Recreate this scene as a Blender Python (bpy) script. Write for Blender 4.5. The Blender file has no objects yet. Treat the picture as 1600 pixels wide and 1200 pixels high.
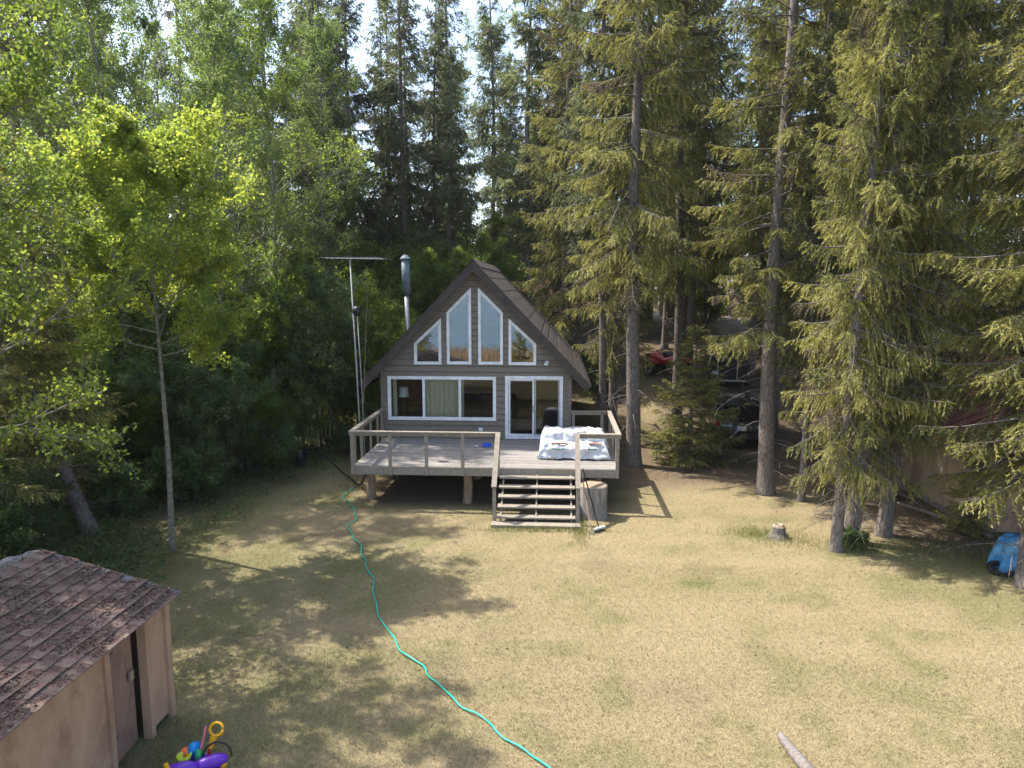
import bpy, math, random
import numpy as np
from mathutils import Matrix, Vector

SC = bpy.context.scene
COL = SC.collection
R = math.radians
random.seed(7)

# ------------------------------------------------------------------ camera
H_CAM = 6.0
cam_d = bpy.data.cameras.new('camera')
cam = bpy.data.objects.new('camera', cam_d); COL.objects.link(cam)
cam.location = (0, 0, H_CAM)
cam.rotation_euler = (R(90 - 7.855), 0, R(3.476))
cam_d.sensor_fit = 'HORIZONTAL'; cam_d.sensor_width = 36; cam_d.lens = 36 * 1109 / 1600
cam_d.clip_start = 0.1; cam_d.clip_end = 4000
SC.camera = cam

# ------------------------------------------------------------------ sky and sun
SUN = Vector((-0.63, 0.24, 1.0)).normalized()
w = bpy.data.worlds.new('World'); SC.world = w; w.use_nodes = True
nt = w.node_tree; nt.nodes.clear()
sky = nt.nodes.new('ShaderNodeTexSky'); sky.sky_type = 'NISHITA'; sky.sun_disc = False
sky.sun_elevation = math.asin(SUN.z); sky.sun_rotation = math.atan2(SUN.x, SUN.y)
sky.altitude = 600; sky.air_density = 1.0; sky.dust_density = 4.0; sky.ozone_density = 1.0
bg = nt.nodes.new('ShaderNodeBackground'); bg.inputs[1].default_value = 0.15
ow = nt.nodes.new('ShaderNodeOutputWorld')
nt.links.new(sky.outputs[0], bg.inputs[0]); nt.links.new(bg.outputs[0], ow.inputs[0])
sd = bpy.data.lights.new('sun', 'SUN'); sd.energy = 3.3; sd.angle = R(0.53); sd.color = (1.0, 0.95, 0.86)
so = bpy.data.objects.new('sun', sd); COL.objects.link(so)
so.rotation_euler = (-SUN).to_track_quat('-Z', 'Y').to_euler()
vs = SC.view_settings
vs.view_transform = 'Standard'; vs.look = 'None'; vs.exposure = 1.52; vs.gamma = 1; vs.use_curve_mapping = False
SC.cycles.max_bounces = 6; SC.cycles.transparent_max_bounces = 16
SC.cycles.diffuse_bounces = 3; SC.cycles.glossy_bounces = 4

# ------------------------------------------------------------------ materials
MATS = {}
def _new(name):
    m = bpy.data.materials.new(name); m.use_nodes = True
    n = m.node_tree; n.nodes.clear()
    out = n.nodes.new('ShaderNodeOutputMaterial')
    MATS[name] = m
    return m, n, out
def nd(n, t, **kw):
    x = n.nodes.new(t)
    for k, v in kw.items(): setattr(x, k, v)
    return x
def mix(n, fac, a, b, blend='MIX'):
    x = nd(n, 'ShaderNodeMix', data_type='RGBA', blend_type=blend)
    for sock, val in ((x.inputs[0], fac), (x.inputs[6], a), (x.inputs[7], b)):
        if hasattr(val, 'default_value') or hasattr(val, 'links'): n.links.new(val, sock)
        else: sock.default_value = val if not isinstance(val, tuple) else (*val, 1)[:4]
    return x.outputs[2]
def noise(n, scale, stretch=(1, 1, 1), detail=5, rough=.6, co='Object'):
    tc = nd(n, 'ShaderNodeTexCoord'); mp = nd(n, 'ShaderNodeMapping'); mp.inputs['Scale'].default_value = stretch
    n.links.new(tc.outputs[co], mp.inputs[0])
    x = nd(n, 'ShaderNodeTexNoise'); x.inputs['Scale'].default_value = scale; x.inputs['Detail'].default_value = detail
    x.inputs['Roughness'].default_value = rough
    n.links.new(mp.outputs[0], x.inputs['Vector'])
    return x.outputs[0]
def ramp(n, fac, stops):
    x = nd(n, 'ShaderNodeValToRGB'); e = x.color_ramp.elements
    while len(e) < len(stops): e.new(.5)
    for q, (p, c) in zip(e, stops): q.position = p; q.color = (*c, 1)
    n.links.new(fac, x.inputs[0]); return x.outputs[0]
def surf(name, c1, c2, scale=8, stretch=(1, 1, 1), rough=.8, bump=.0, vary=.0, metal=0, spec=.3, lo=.35, hi=.65, dirt=None, dscale=1.5):
    m, n, out = _new(name)
    b = nd(n, 'ShaderNodeBsdfPrincipled')
    nz = noise(n, scale, stretch)
    c = ramp(n, nz, [(lo, c1), (hi, c2)])
    if dirt:
        dz = noise(n, dscale, (1, 1, .6), 6, .7)
        f = ramp(n, dz, [(.5, (0, 0, 0)), (.68, (1, 1, 1))])
        c = mix(n, f, c, dirt)
    if vary:
        oi = nd(n, 'ShaderNodeObjectInfo')
        mr = nd(n, 'ShaderNodeMapRange'); mr.inputs[3].default_value = 1 - vary; mr.inputs[4].default_value = 1 + vary
        n.links.new(oi.outputs['Random'], mr.inputs[0])
        hs = nd(n, 'ShaderNodeHueSaturation'); n.links.new(mr.outputs[0], hs.inputs['Value']); n.links.new(c, hs.inputs['Color'])
        c = hs.outputs[0]
    n.links.new(c, b.inputs['Base Color'])
    b.inputs['Roughness'].default_value = rough; b.inputs['Metallic'].default_value = metal
    b.inputs['Specular IOR Level'].default_value = spec
    if bump:
        bp = nd(n, 'ShaderNodeBump'); bp.inputs['Strength'].default_value = bump; bp.inputs['Distance'].default_value = .02
        n.links.new(nz, bp.inputs['Height']); n.links.new(bp.outputs[0], b.inputs['Normal'])
    n.links.new(b.outputs[0], out.inputs[0])
    return m
def plain(name, c, rough=.5, metal=0, spec=.4, coat=0):
    c2 = tuple(min(1, x * 1.12) for x in c); c1 = tuple(x * .86 for x in c)
    m = surf(name, c1, c2, 6, rough=rough, metal=metal, spec=spec)
    if coat:
        for x in m.node_tree.nodes:
            if x.type == 'BSDF_PRINCIPLED': x.inputs['Coat Weight'].default_value = coat; x.inputs['Coat Roughness'].default_value = .05
    return m
def leafmat(name, stops, transl=.35, hue=.49, tgain=1.6, vary=.12):
    m, n, out = _new(name)
    at = nd(n, 'ShaderNodeAttribute', attribute_name='tone')
    c = ramp(n, at.outputs['Fac'], stops)
    oi = nd(n, 'ShaderNodeObjectInfo')
    mr = nd(n, 'ShaderNodeMapRange'); mr.inputs[3].default_value = 1 - vary; mr.inputs[4].default_value = 1 + vary
    n.links.new(oi.outputs['Random'], mr.inputs[0])
    hs = nd(n, 'ShaderNodeHueSaturation'); n.links.new(mr.outputs[0], hs.inputs['Value']); n.links.new(c, hs.inputs['Color'])
    d = nd(n, 'ShaderNodeBsdfPrincipled'); d.inputs['Roughness'].default_value = .55; d.inputs['Specular IOR Level'].default_value = .25
    n.links.new(hs.outputs[0], d.inputs['Base Color'])
    if transl:
        t = nd(n, 'ShaderNodeBsdfTranslucent')
        h2 = nd(n, 'ShaderNodeHueSaturation'); h2.inputs['Value'].default_value = tgain; h2.inputs['Saturation'].default_value = 1.1
        h2.inputs['Hue'].default_value = hue
        n.links.new(hs.outputs[0], h2.inputs['Color']); n.links.new(h2.outputs[0], t.inputs[0])
        ms = nd(n, 'ShaderNodeMixShader'); ms.inputs[0].default_value = transl
        n.links.new(d.outputs[0], ms.inputs[1]); n.links.new(t.outputs[0], ms.inputs[2]); n.links.new(ms.outputs[0], out.inputs[0])
    else: n.links.new(d.outputs[0], out.inputs[0])
    return m
def glassmat(name, tint=(.75, .8, .8), base=.14):
    m, n, out = _new(name)
    fr = nd(n, 'ShaderNodeFresnel'); fr.inputs[0].default_value = 1.5
    ad = nd(n, 'ShaderNodeMath', operation='ADD'); ad.inputs[1].default_value = base; ad.use_clamp = True
    n.links.new(fr.outputs[0], ad.inputs[0])
    t = nd(n, 'ShaderNodeBsdfTransparent'); t.inputs[0].default_value = (*tint, 1)
    g = nd(n, 'ShaderNodeBsdfGlossy'); g.inputs['Roughness'].default_value = .01
    ms = nd(n, 'ShaderNodeMixShader')
    n.links.new(ad.outputs[0], ms.inputs[0]); n.links.new(t.outputs[0], ms.inputs[1]); n.links.new(g.outputs[0], ms.inputs[2])
    n.links.new(ms.outputs[0], out.inputs[0]); return m

M = {}
M['siding'] = surf('taupe_siding', (.18, .150, .120), (.225, .19, .152), 3, (1, 1, 12), .75, .1, .07)
M['siding_gray'] = surf('gray_siding', (.20, .19, .18), (.25, .24, .22), 3, (1, 1, 10), .75, .1, .05)
M['roofing'] = surf('brown_shingle', (.04, .032, .03), (.12, .095, .087), 9, (1, 3, 1), .9, .4, .09, lo=.3, hi=.72)
M['fascia'] = surf('dark_fascia', (.05, .04, .035), (.075, .06, .052), 4, (1, 1, 1), .6, 0, .05)
M['white'] = plain('white_vinyl', (.78, .79, .80), .35)
M['glass'] = glassmat('window_glass', (.92, .94, .93), .0)
M['glass_up'] = glassmat('gable_glass', (.5, .53, .55), .30)
M['inner'] = surf('interior_panel', (.10, .065, .04), (.15, .10, .06), 4, (6, 6, 1), .6)
M['curtain'] = surf('beige_curtain', (.60, .55, .41), (.72, .66, .50), 14, (6, 1, .2), .9)
M['shade'] = plain('lamp_shade_cloth', (.62, .68, .66), .9)
M['decking'] = surf('weathered_decking', (.18, .166, .152), (.31, .285, .262), 5, (.6, 9, 3), .8, .15, .16)
M['decktan'] = surf('tan_painted_timber', (.24, .205, .165), (.32, .275, .22), 5, (2, 2, 2), .75, .1, .08)
M['log'] = surf('peeled_log', (.20, .13, .085), (.36, .25, .17), 6, (3, 3, .6), .85, .3, .1)
M['bark'] = surf('spruce_bark', (.085, .07, .06), (.25, .215, .19), 14, (2, 2, .5), .95, .9, .15)
M['bark_pale'] = surf('poplar_bark', (.13, .12, .095), (.27, .25, .20), 9, (1, 1, 2.2), .9, .4, .1)
M['bark_dark'] = surf('shrub_bark', (.05, .042, .035), (.12, .10, .08), 10, (2, 2, .5), .95, .4, .1)
M['tarp'] = surf('white_tarp', (.50, .52, .55), (.64, .65, .68), 5, (1, 1, 1), .42, .15)
M['red_paint'] = surf('faded_red_wood', (.36, .16, .125), (.46, .24, .19), 9, (1, 6, 6), .8)
M['green_print'] = plain('green_print', (.05, .28, .17), .6)
M['blue'] = plain('blue_plastic', (.02, .09, .55), .35)
M['bluetarp'] = surf('blue_tarp', (.05, .22, .44), (.12, .36, .58), 6, rough=.45, bump=.3)
M['steel'] = plain('galvanized_steel', (.55, .56, .57), .3, .85)
M['alu'] = plain('dull_aluminium', (.38, .38, .39), .55, .5)
M['bluepipe'] = surf('blue_grey_pipe', (.13, .17, .19), (.20, .255, .28), 5, rough=.5)
M['black'] = plain('black_plastic', (.015, .015, .017), .5)
M['rubber'] = plain('tyre_rubber', (.02, .02, .02), .85)
M['hose'] = plain('green_hose', (.01, .40, .29), .4)
M['navy'] = plain('navy_car_paint', (.010, .014, .032), .25, .3, .5, 1)
M['darkglass'] = plain('tinted_glass', (.012, .014, .016), .04, 0, .6)
M['tail'] = plain('tail_light_red', (.5, .015, .01), .2)
M['plate'] = plain('number_plate_white', (.75, .76, .78), .4)
M['chrome'] = plain('chrome_trim', (.7, .7, .7), .12, 1)
M['red_gloss'] = plain('red_plastic_body', (.42, .02, .02), .3, 0, .5, .5)
M['redmetal'] = surf('red_metal_roof', (.14, .045, .036), (.22, .08, .065), 4, (1, 1, 1), .6, 0, .05, dirt=(.07, .05, .038), dscale=1.2)
M['stucco'] = surf('tan_stained_wall', (.30, .225, .16), (.40, .31, .225), 2.2, (1, 1, .4), .9, .2, 0, dirt=(.16, .12, .095))
M['ply'] = surf('weathered_tan_plywood', (.40, .245, .155), (.50, .32, .21), 3, (1, 1, .5), .85, .15, .06, dirt=(.30, .175, .115), dscale=2.2)
M['plydark'] = surf('dark_tan_plywood', (.25, .145, .10), (.33, .20, .14), 3, (1, 1, .4), .85, .15, .05, dirt=(.13, .085, .065), dscale=2.2)
M['shingle'] = surf('old_red_brown_shingle', (.10, .058, .048), (.21, .13, .105), 11, (1, 1, 1), .95, .6, .28, dirt=(.20, .165, .12), dscale=4)
M['shingle_skylit'] = surf('old_shingle_skylit', (.15, .14, .14), (.26, .24, .235), 16, (1, 1, 1), .95, .6, .2)  # stronger sky light on the shed's far slope, painted in as paler grey
M['graywood'] = surf('grey_weathered_wood', (.22, .20, .19), (.36, .33, .31), 6, (3, 3, 1), .85, .3, .12)
M['endgrain'] = surf('cut_log_end', (.24, .18, .125), (.36, .28, .20), 12, rough=.85)
M['greylog'] = surf('grey_split_log', (.16, .14, .125), (.36, .32, .29), 7, (3, 3, .35), .9, .6)
M['dirtwood'] = surf('rotting_wood', (.13, .11, .10), (.24, .205, .19), 8, (1, 3, 3), .9, .4)
M['house_pale'] = plain('pale_house_wall', (.55, .52, .50), .8)
M['house_roof'] = surf('grey_house_roof', (.16, .16, .17), (.24, .24, .25), 12, rough=.9)
M['purple'] = plain('purple_plastic', (.13, .03, .42), .35)
M['yellow'] = plain('yellow_plastic', (.72, .36, .01), .35)
M['lime'] = plain('lime_plastic', (.45, .55, .03), .35)
M['toygreen'] = plain('green_plastic', (.02, .30, .10), .35)
M['orange'] = plain('orange_plastic', (.70, .13, .02), .35)
M['sky_blue'] = plain('bright_blue_plastic', (.0, .22, .60), .35)
M['pink'] = plain('pink_plastic', (.62, .16, .25), .35)
M['reflection_blue'] = plain('painted_reflection_blue', (.12, .20, .42), .35)  # tone of the reflection painted beside the SUV's plate
M['straw_bristle'] = plain('grey_bristle', (.55, .55, .57), .9)
M['reed'] = leafmat('dry_reed', [(0, (.22, .15, .08)), (1, (.44, .33, .19))], .15, tgain=1.1)
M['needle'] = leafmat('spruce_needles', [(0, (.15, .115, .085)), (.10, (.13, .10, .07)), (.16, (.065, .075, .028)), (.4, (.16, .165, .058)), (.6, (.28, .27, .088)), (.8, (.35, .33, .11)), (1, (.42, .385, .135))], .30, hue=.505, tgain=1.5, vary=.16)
M['needle_far'] = leafmat('spruce_needles_dark', [(0, (.15, .125, .10)), (.10, (.13, .11, .085)), (.16, (.075, .095, .055)), (.5, (.17, .195, .095)), (1, (.28, .29, .13))], .38, hue=.51, tgain=1.5, vary=.2)
M['leaf'] = leafmat('aspen_leaves', [(0, (.06, .10, .025)), (.5, (.12, .17, .04)), (1, (.23, .26, .055))], .52, tgain=2.5)
M['leaf_mid'] = leafmat('poplar_leaves', [(0, (.065, .105, .035)), (.5, (.12, .17, .052)), (1, (.20, .235, .07))], .5, tgain=2.1)
M['leaf_dark'] = leafmat('shrub_leaves', [(0, (.06, .10, .045)), (.5, (.115, .165, .07)), (1, (.20, .24, .095))], .48, tgain=2.0)
M['herb'] = leafmat('undergrowth_leaves', [(0, (.05, .085, .03)), (.5, (.09, .14, .045)), (1, (.17, .20, .07))], .35, tgain=1.6)
M['rooflitter'] = leafmat('needle_litter', [(0, (.06, .04, .03)), (.5, (.15, .09, .065)), (1, (.27, .185, .12))], 0)
M['tallgrass'] = leafmat('tall_grass_blades', [(0, (.09, .12, .03)), (.5, (.17, .19, .06)), (1, (.34, .30, .14))], .3, tgain=1.3)
M['litter'] = leafmat('leaf_litter', [(0, (.06, .04, .028)), (.5, (.16, .11, .075)), (1, (.34, .25, .16))], 0)

# ground / grass colour from stored attributes 'green' and 'dirt'
def groundmat(name, blades):
    m, n, out = _new(name)
    g = nd(n, 'ShaderNodeAttribute', attribute_name='green').outputs['Fac']
    d = nd(n, 'ShaderNodeAttribute', attribute_name='dirt').outputs['Fac']
    b = nd(n, 'ShaderNodeBsdfPrincipled'); b.inputs['Roughness'].default_value = .9; b.inputs['Specular IOR Level'].default_value = .15
    if blades:
        t = nd(n, 'ShaderNodeAttribute', attribute_name='tone').outputs['Fac']
        straw = ramp(n, t, [(0, (.20, .16, .092)), (.5, (.285, .228, .127)), (1, (.41, .338, .198))])
        green = ramp(n, t, [(0, (.06, .085, .02)), (.6, (.135, .16, .045)), (1, (.25, .24, .09))])
        dirt = ramp(n, t, [(0, (.05, .06, .025)), (.5, (.14, .11, .06)), (1, (.26, .20, .11))])
    else:
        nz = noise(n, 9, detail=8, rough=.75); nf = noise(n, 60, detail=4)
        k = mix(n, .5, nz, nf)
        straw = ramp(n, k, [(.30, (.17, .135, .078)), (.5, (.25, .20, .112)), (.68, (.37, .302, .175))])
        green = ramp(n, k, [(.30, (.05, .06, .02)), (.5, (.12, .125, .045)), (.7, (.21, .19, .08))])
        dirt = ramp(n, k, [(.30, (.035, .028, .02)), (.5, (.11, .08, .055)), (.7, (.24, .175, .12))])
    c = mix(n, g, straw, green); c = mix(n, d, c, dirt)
    n.links.new(c, b.inputs['Base Color'])
    if not blades:
        bp = nd(n, 'ShaderNodeBump'); bp.inputs['Strength'].default_value = .7; bp.inputs['Distance'].default_value = .04
        n.links.new(k, bp.inputs['Height']); n.links.new(bp.outputs[0], b.inputs['Normal'])
    n.links.new(b.outputs[0], out.inputs[0]); return m
M['ground'] = groundmat('dry_lawn_ground', False)
M['grass'] = groundmat('lawn_blades', True)
mw, n_, o_ = _new('lake_water')
b_ = nd(n_, 'ShaderNodeBsdfPrincipled'); b_.inputs['Base Color'].default_value = (.03, .075, .11, 1); b_.inputs['Roughness'].default_value = .25
bp_ = nd(n_, 'ShaderNodeBump'); bp_.inputs['Strength'].default_value = .15; bp_.inputs['Distance'].default_value = .05
n_.links.new(noise(n_, 1.2, (1, 2, 1)), bp_.inputs['Height']); n_.links.new(bp_.outputs[0], b_.inputs['Normal'])
n_.links.new(b_.outputs[0], o_.inputs[0]); M['water'] = mw

# ------------------------------------------------------------------ mesh helpers
def tag(o, label=None, cat=None, group=None, kind=None):
    if label: o['label'] = label
    if cat: o['category'] = cat
    if group: o['group'] = group
    if kind: o['kind'] = kind
    return o
def empty(name, loc, label, cat, group=None):
    o = bpy.data.objects.new(name, None); COL.objects.link(o); o.location = loc; o.empty_display_size = .2
    return tag(o, label, cat, group)
def link(name, me, mat, parent=None):
    o = bpy.data.objects.new(name, me); COL.objects.link(o)
    if mat is not None and len(me.materials) == 0: me.materials.append(mat)
    if parent is not None:
        o.parent = parent
        if parent.type == 'EMPTY':
            o.matrix_parent_inverse = Matrix.Translation(-Vector(parent.location))
    return o
class MB:
    def __init__(s): s.v = []; s.f = []
    def add(s, vs, fs):
        k = len(s.v); s.v += [tuple(p) for p in vs]; s.f += [tuple(i + k for i in f) for f in fs]; return s
    def box(s, x0, x1, y0, y1, z0, z1, T=None):
        p = [(x0, y0, z0), (x1, y0, z0), (x1, y1, z0), (x0, y1, z0), (x0, y0, z1), (x1, y0, z1), (x1, y1, z1), (x0, y1, z1)]
        if T is not None: p = [T @ Vector(q) for q in p]
        return s.add(p, [(0, 3, 2, 1), (4, 5, 6, 7), (0, 1, 5, 4), (1, 2, 6, 5), (2, 3, 7, 6), (3, 0, 4, 7)])
    def prism(s, poly, fn, a, b):
        """poly: 2-D outline; fn(u, v, w) -> 3-D point; extruded over w in a..b"""
        n = len(poly)
        vs = [fn(u, v, a) for u, v in poly] + [fn(u, v, b) for u, v in poly]
        fs = [tuple(range(n))[::-1], tuple(range(n, 2 * n))] + [(i, (i + 1) % n, n + (i + 1) % n, n + i) for i in range(n)]
        return s.add(vs, fs)
    def beam(s, p, q, wx, wy, up=(0, 0, 1)):
        p, q = Vector(p), Vector(q); d = (q - p).normalized(); up = Vector(up)
        x = d.cross(up)
        if x.length < 1e-4: x = d.cross(Vector((0, 1, 0)))
        x.normalize(); y = x.cross(d)
        c = [(-1, -1), (1, -1), (1, 1), (-1, 1)]
        vs = [o + x * (a * wx / 2) + y * (b * wy / 2) for o in (p, q) for a, b in c]
        return s.add(vs, [(3, 2, 1, 0), (4, 5, 6, 7), (0, 1, 5, 4), (1, 2, 6, 5), (2, 3, 7, 6), (3, 0, 4, 7)])
    def tube(s, pts, rad, n=8, cap=True):
        pts = [Vector(p) for p in pts]; k = len(pts)
        if not hasattr(rad, '__len__'): rad = [rad] * k
        vs = []; ref = None
        for i, p in enumerate(pts):
            d = (pts[min(i + 1, k - 1)] - pts[max(i - 1, 0)]).normalized()
            if ref is None: ref = Vector((1, 0, 0)) if abs(d.x) < .9 else Vector((0, 1, 0))
            x = (ref - d * ref.dot(d)).normalized(); y = d.cross(x); ref = x
            vs += [p + (x * math.cos(2 * math.pi * j / n) + y * math.sin(2 * math.pi * j / n)) * rad[i] for j in range(n)]
        fs = [(i * n + j, i * n + (j + 1) % n, (i + 1) * n + (j + 1) % n, (i + 1) * n + j) for i in range(k - 1) for j in range(n)]
        if cap: fs += [tuple(range(n))[::-1], tuple((k - 1) * n + j for j in range(n))]
        return s.add(vs, fs)
    def lathe(s, prof, c=(0, 0, 0), n=20, wob=0, seed=0):
        rr = random.Random(seed); ws = [1 + wob * rr.uniform(-1, 1) for _ in range(n)]
        vs = [(c[0] + r * ws[j] * math.cos(2 * math.pi * j / n), c[1] + r * ws[j] * math.sin(2 * math.pi * j / n), c[2] + z) for r, z in prof for j in range(n)]
        k = len(prof)
        fs = [(i * n + j, i * n + (j + 1) % n, (i + 1) * n + (j + 1) % n, (i + 1) * n + j) for i in range(k - 1) for j in range(n)]
        fs += [tuple(range(n))[::-1], tuple((k - 1) * n + j for j in range(n))]
        return s.add(vs, fs)
    def grid(s, nx, ny, fn):
        vs = [fn(i / nx, j / ny) for j in range(ny + 1) for i in range(nx + 1)]
        return s.add(vs, [(j * (nx + 1) + i, j * (nx + 1) + i + 1, (j + 1) * (nx + 1) + i + 1, (j + 1) * (nx + 1) + i) for j in range(ny) for i in range(nx)])
    def xform(s, T): s.v = [tuple(T @ Vector(p)) for p in s.v]; return s
    def mesh(s, name, smooth=False):
        me = bpy.data.meshes.new(name); me.from_pydata(s.v, [], s.f)
        me.update()
        if smooth: me.polygons.foreach_set('use_smooth', [True] * len(me.polygons))
        return me
    def build(s, name, mat, parent=None, smooth=False, bevel=0, angle=None):
        o = link(name, s.mesh(name, smooth), mat, parent)
        if bevel:
            b = o.modifiers.new('bevel', 'BEVEL'); b.width = bevel; b.segments = 2; b.limit_method = 'ANGLE'
        if angle and smooth: o.data.set_sharp_from_angle(angle=R(angle))
        return o
def fast_mesh(name, V, k, attrs):
    """V: (n*k,3) array of separate k-gons"""
    V = np.ascontiguousarray(V, dtype=np.float32); nv = len(V); nf = nv // k
    me = bpy.data.meshes.new(name)
    me.vertices.add(nv); me.vertices.foreach_set('co', V.ravel())
    me.loops.add(nv); me.loops.foreach_set('vertex_index', np.arange(nv, dtype=np.int32))
    me.polygons.add(nf); me.polygons.foreach_set('loop_start', np.arange(0, nv, k, dtype=np.int32))
    try: me.polygons.foreach_set('loop_total', np.full(nf, k, dtype=np.int32))
    except Exception: pass
    for a, arr in attrs.items():
        at = me.attributes.new(a, 'FLOAT', 'POINT'); at.data.foreach_set('value', np.repeat(arr, k).astype(np.float32))
    me.update(); me.validate()
    return me
def norm(a): return a / np.maximum(np.linalg.norm(a, axis=-1, keepdims=True), 1e-6)
_rs = np.random.RandomState(11); _tab = _rs.rand(256, 256)
def vnoise(x, y, s):
    x = np.asarray(x) / s + 100; y = np.asarray(y) / s + 100
    i = np.floor(x).astype(int); j = np.floor(y).astype(int); fx = x - i; fy = y - j
    fx = fx * fx * (3 - 2 * fx); fy = fy * fy * (3 - 2 * fy)
    T = lambda a, b: _tab[a % 256, b % 256]
    return (T(i, j) * (1 - fx) + T(i + 1, j) * fx) * (1 - fy) + (T(i, j + 1) * (1 - fx) + T(i + 1, j + 1) * fx) * fy
def fbm(x, y, s): return .5 * vnoise(x, y, s) + .28 * vnoise(x + 31, y + 7, s / 2.1) + .22 * vnoise(x + 3, y + 57, s / 4.3)
def sstep(a, b, x): t = np.clip((np.asarray(x, float) - a) / (b - a), 0, 1); return t * t * (3 - 2 * t)

# ------------------------------------------------------------------ terrain
def gz(x, y):
    x = np.asarray(x, float); y = np.asarray(y, float)
    z = np.interp(y, [-60, -30, -16, -8, 24.5, 27, 30, 34, 38, 45, 60, 100, 400], [-3, -1.6, -1.0, 0, 0, .3, .95, 1.9, 2.65, 3.3, 4, 5, 8])
    left = sstep(-3, -9, x); z = z * (1 - .45 * left * sstep(24, 30, y) * (1 - sstep(45, 60, y)))
    z = z + (fbm(x, y, 6) - .5) * .10 * sstep(6, 3, np.abs(y - 20)) * 0 + (fbm(x + 9, y, 9) - .5) * .5 * sstep(28, 40, y)
    return z
def masks(x, y):
    """green (live grass) and dirt (forest floor) shares of the ground colour"""
    x = np.asarray(x, float); y = np.asarray(y, float)
    g = np.maximum(sstep(.50, .72, fbm(x + 40, y, 2.6)) * .52, sstep(.52, .80, fbm(x + 4, y + 70, .7)) * .44)
    g = np.clip(g + .13 * sstep(.2, .9, .5 + .5 * np.sin((y + .25 * fbm(x, y, 3)) * 5.2 + .1 * x)) * sstep(.35, .6, fbm(x + 5, y + 90, 3.5)), 0, 1)
    g = np.maximum(g, sstep(.42, .66, fbm(x, y + 20, 1.5)) * sstep(-1.0, -4.5, x - .12 * (y - 12)) * .62)
    g = np.maximum(g, .75 * np.exp(-(((x - 3.2) / 1.6) ** 2 + ((y - 14.0) / .55) ** 2)) * fbm(x, y, .7) * 1.6)
    g = np.maximum(g, .8 * np.exp(-(((x - 5.0) / .8) ** 2 + ((y - 17.0) / .5) ** 2)))
    g = np.maximum(g, .9 * sstep(21, 25, y) * sstep(-5.8, -6.6, x))
    g = np.maximum(g, .9 * sstep(26, 29, y) * sstep(.36, .55, fbm(x, y, 3)))
    edge = fbm(x + 11, y + 5, 3) * 2.4 - 1.2
    d = sstep(-7.6, -9.6, x + edge)
    d = np.maximum(d, sstep(.60, .80, fbm(x + 77, y + 3, 1.1)) * .30)
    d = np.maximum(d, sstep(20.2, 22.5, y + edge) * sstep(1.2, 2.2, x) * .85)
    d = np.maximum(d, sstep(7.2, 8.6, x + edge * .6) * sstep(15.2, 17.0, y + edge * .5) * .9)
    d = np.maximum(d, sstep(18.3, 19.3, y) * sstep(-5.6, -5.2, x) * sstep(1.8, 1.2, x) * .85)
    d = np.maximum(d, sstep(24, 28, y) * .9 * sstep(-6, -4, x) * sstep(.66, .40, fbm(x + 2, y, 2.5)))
    lf = sstep(-6.8, -8.6, x + edge * .6) * sstep(10, 12, y); d = d * (1 - .45 * lf); g = np.maximum(g, .85 * lf)
    road = np.exp(-((x - np.interp(y, [24, 28, 32, 36, 40, 50], [4.2, 3.7, 4.2, 3.6, 3.2, 4])) / .65) ** 2) * sstep(25, 27, y) * (.35 + .65 * np.exp(-((y - 29.5) / 1.6) ** 2))
    d = d * (1 - .85 * road); g = g * (1 - road)
    return np.clip(g, 0, 1), np.clip(d, 0, 1)
def axis(lo, hi, fine0, fine1, st):
    a = list(np.arange(fine0, fine1 + st / 2, st)); q = st; x = fine1
    while x < hi: q *= 1.35; x += q; a.append(min(x, hi))
    q = st; x = fine0; pre = []
    while x > lo: q *= 1.35; x -= q; pre.append(max(x, lo))
    return np.array(pre[::-1] + a)
gx = axis(-900, 900, -16, 16, .25); gy = axis(-900, 900, 5, 46, .25)
GX, GY = np.meshgrid(gx, gy); GZ = gz(GX, GY)
nx_, ny_ = len(gx), len(gy)
me = bpy.data.meshes.new('ground')
idx = np.arange(nx_ * ny_).reshape(ny_, nx_)
q = np.stack([idx[:-1, :-1], idx[:-1, 1:], idx[1:, 1:], idx[1:, :-1]], -1).reshape(-1, 4)
me.from_pydata(np.stack([GX, GY, GZ], -1).reshape(-1, 3).tolist(), [], q.tolist())
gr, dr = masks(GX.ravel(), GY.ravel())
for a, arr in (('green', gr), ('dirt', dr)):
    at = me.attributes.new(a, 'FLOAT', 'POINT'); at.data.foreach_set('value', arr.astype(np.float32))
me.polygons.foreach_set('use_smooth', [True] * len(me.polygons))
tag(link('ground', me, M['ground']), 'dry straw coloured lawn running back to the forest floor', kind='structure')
lk = MB().grid(2, 2, lambda u, v: (-900 + 1800 * u, -900 + 875 * v, -1.15)).build('lake', M['water'])
tag(lk, 'calm lake water behind the viewpoint', kind='structure')

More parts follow.
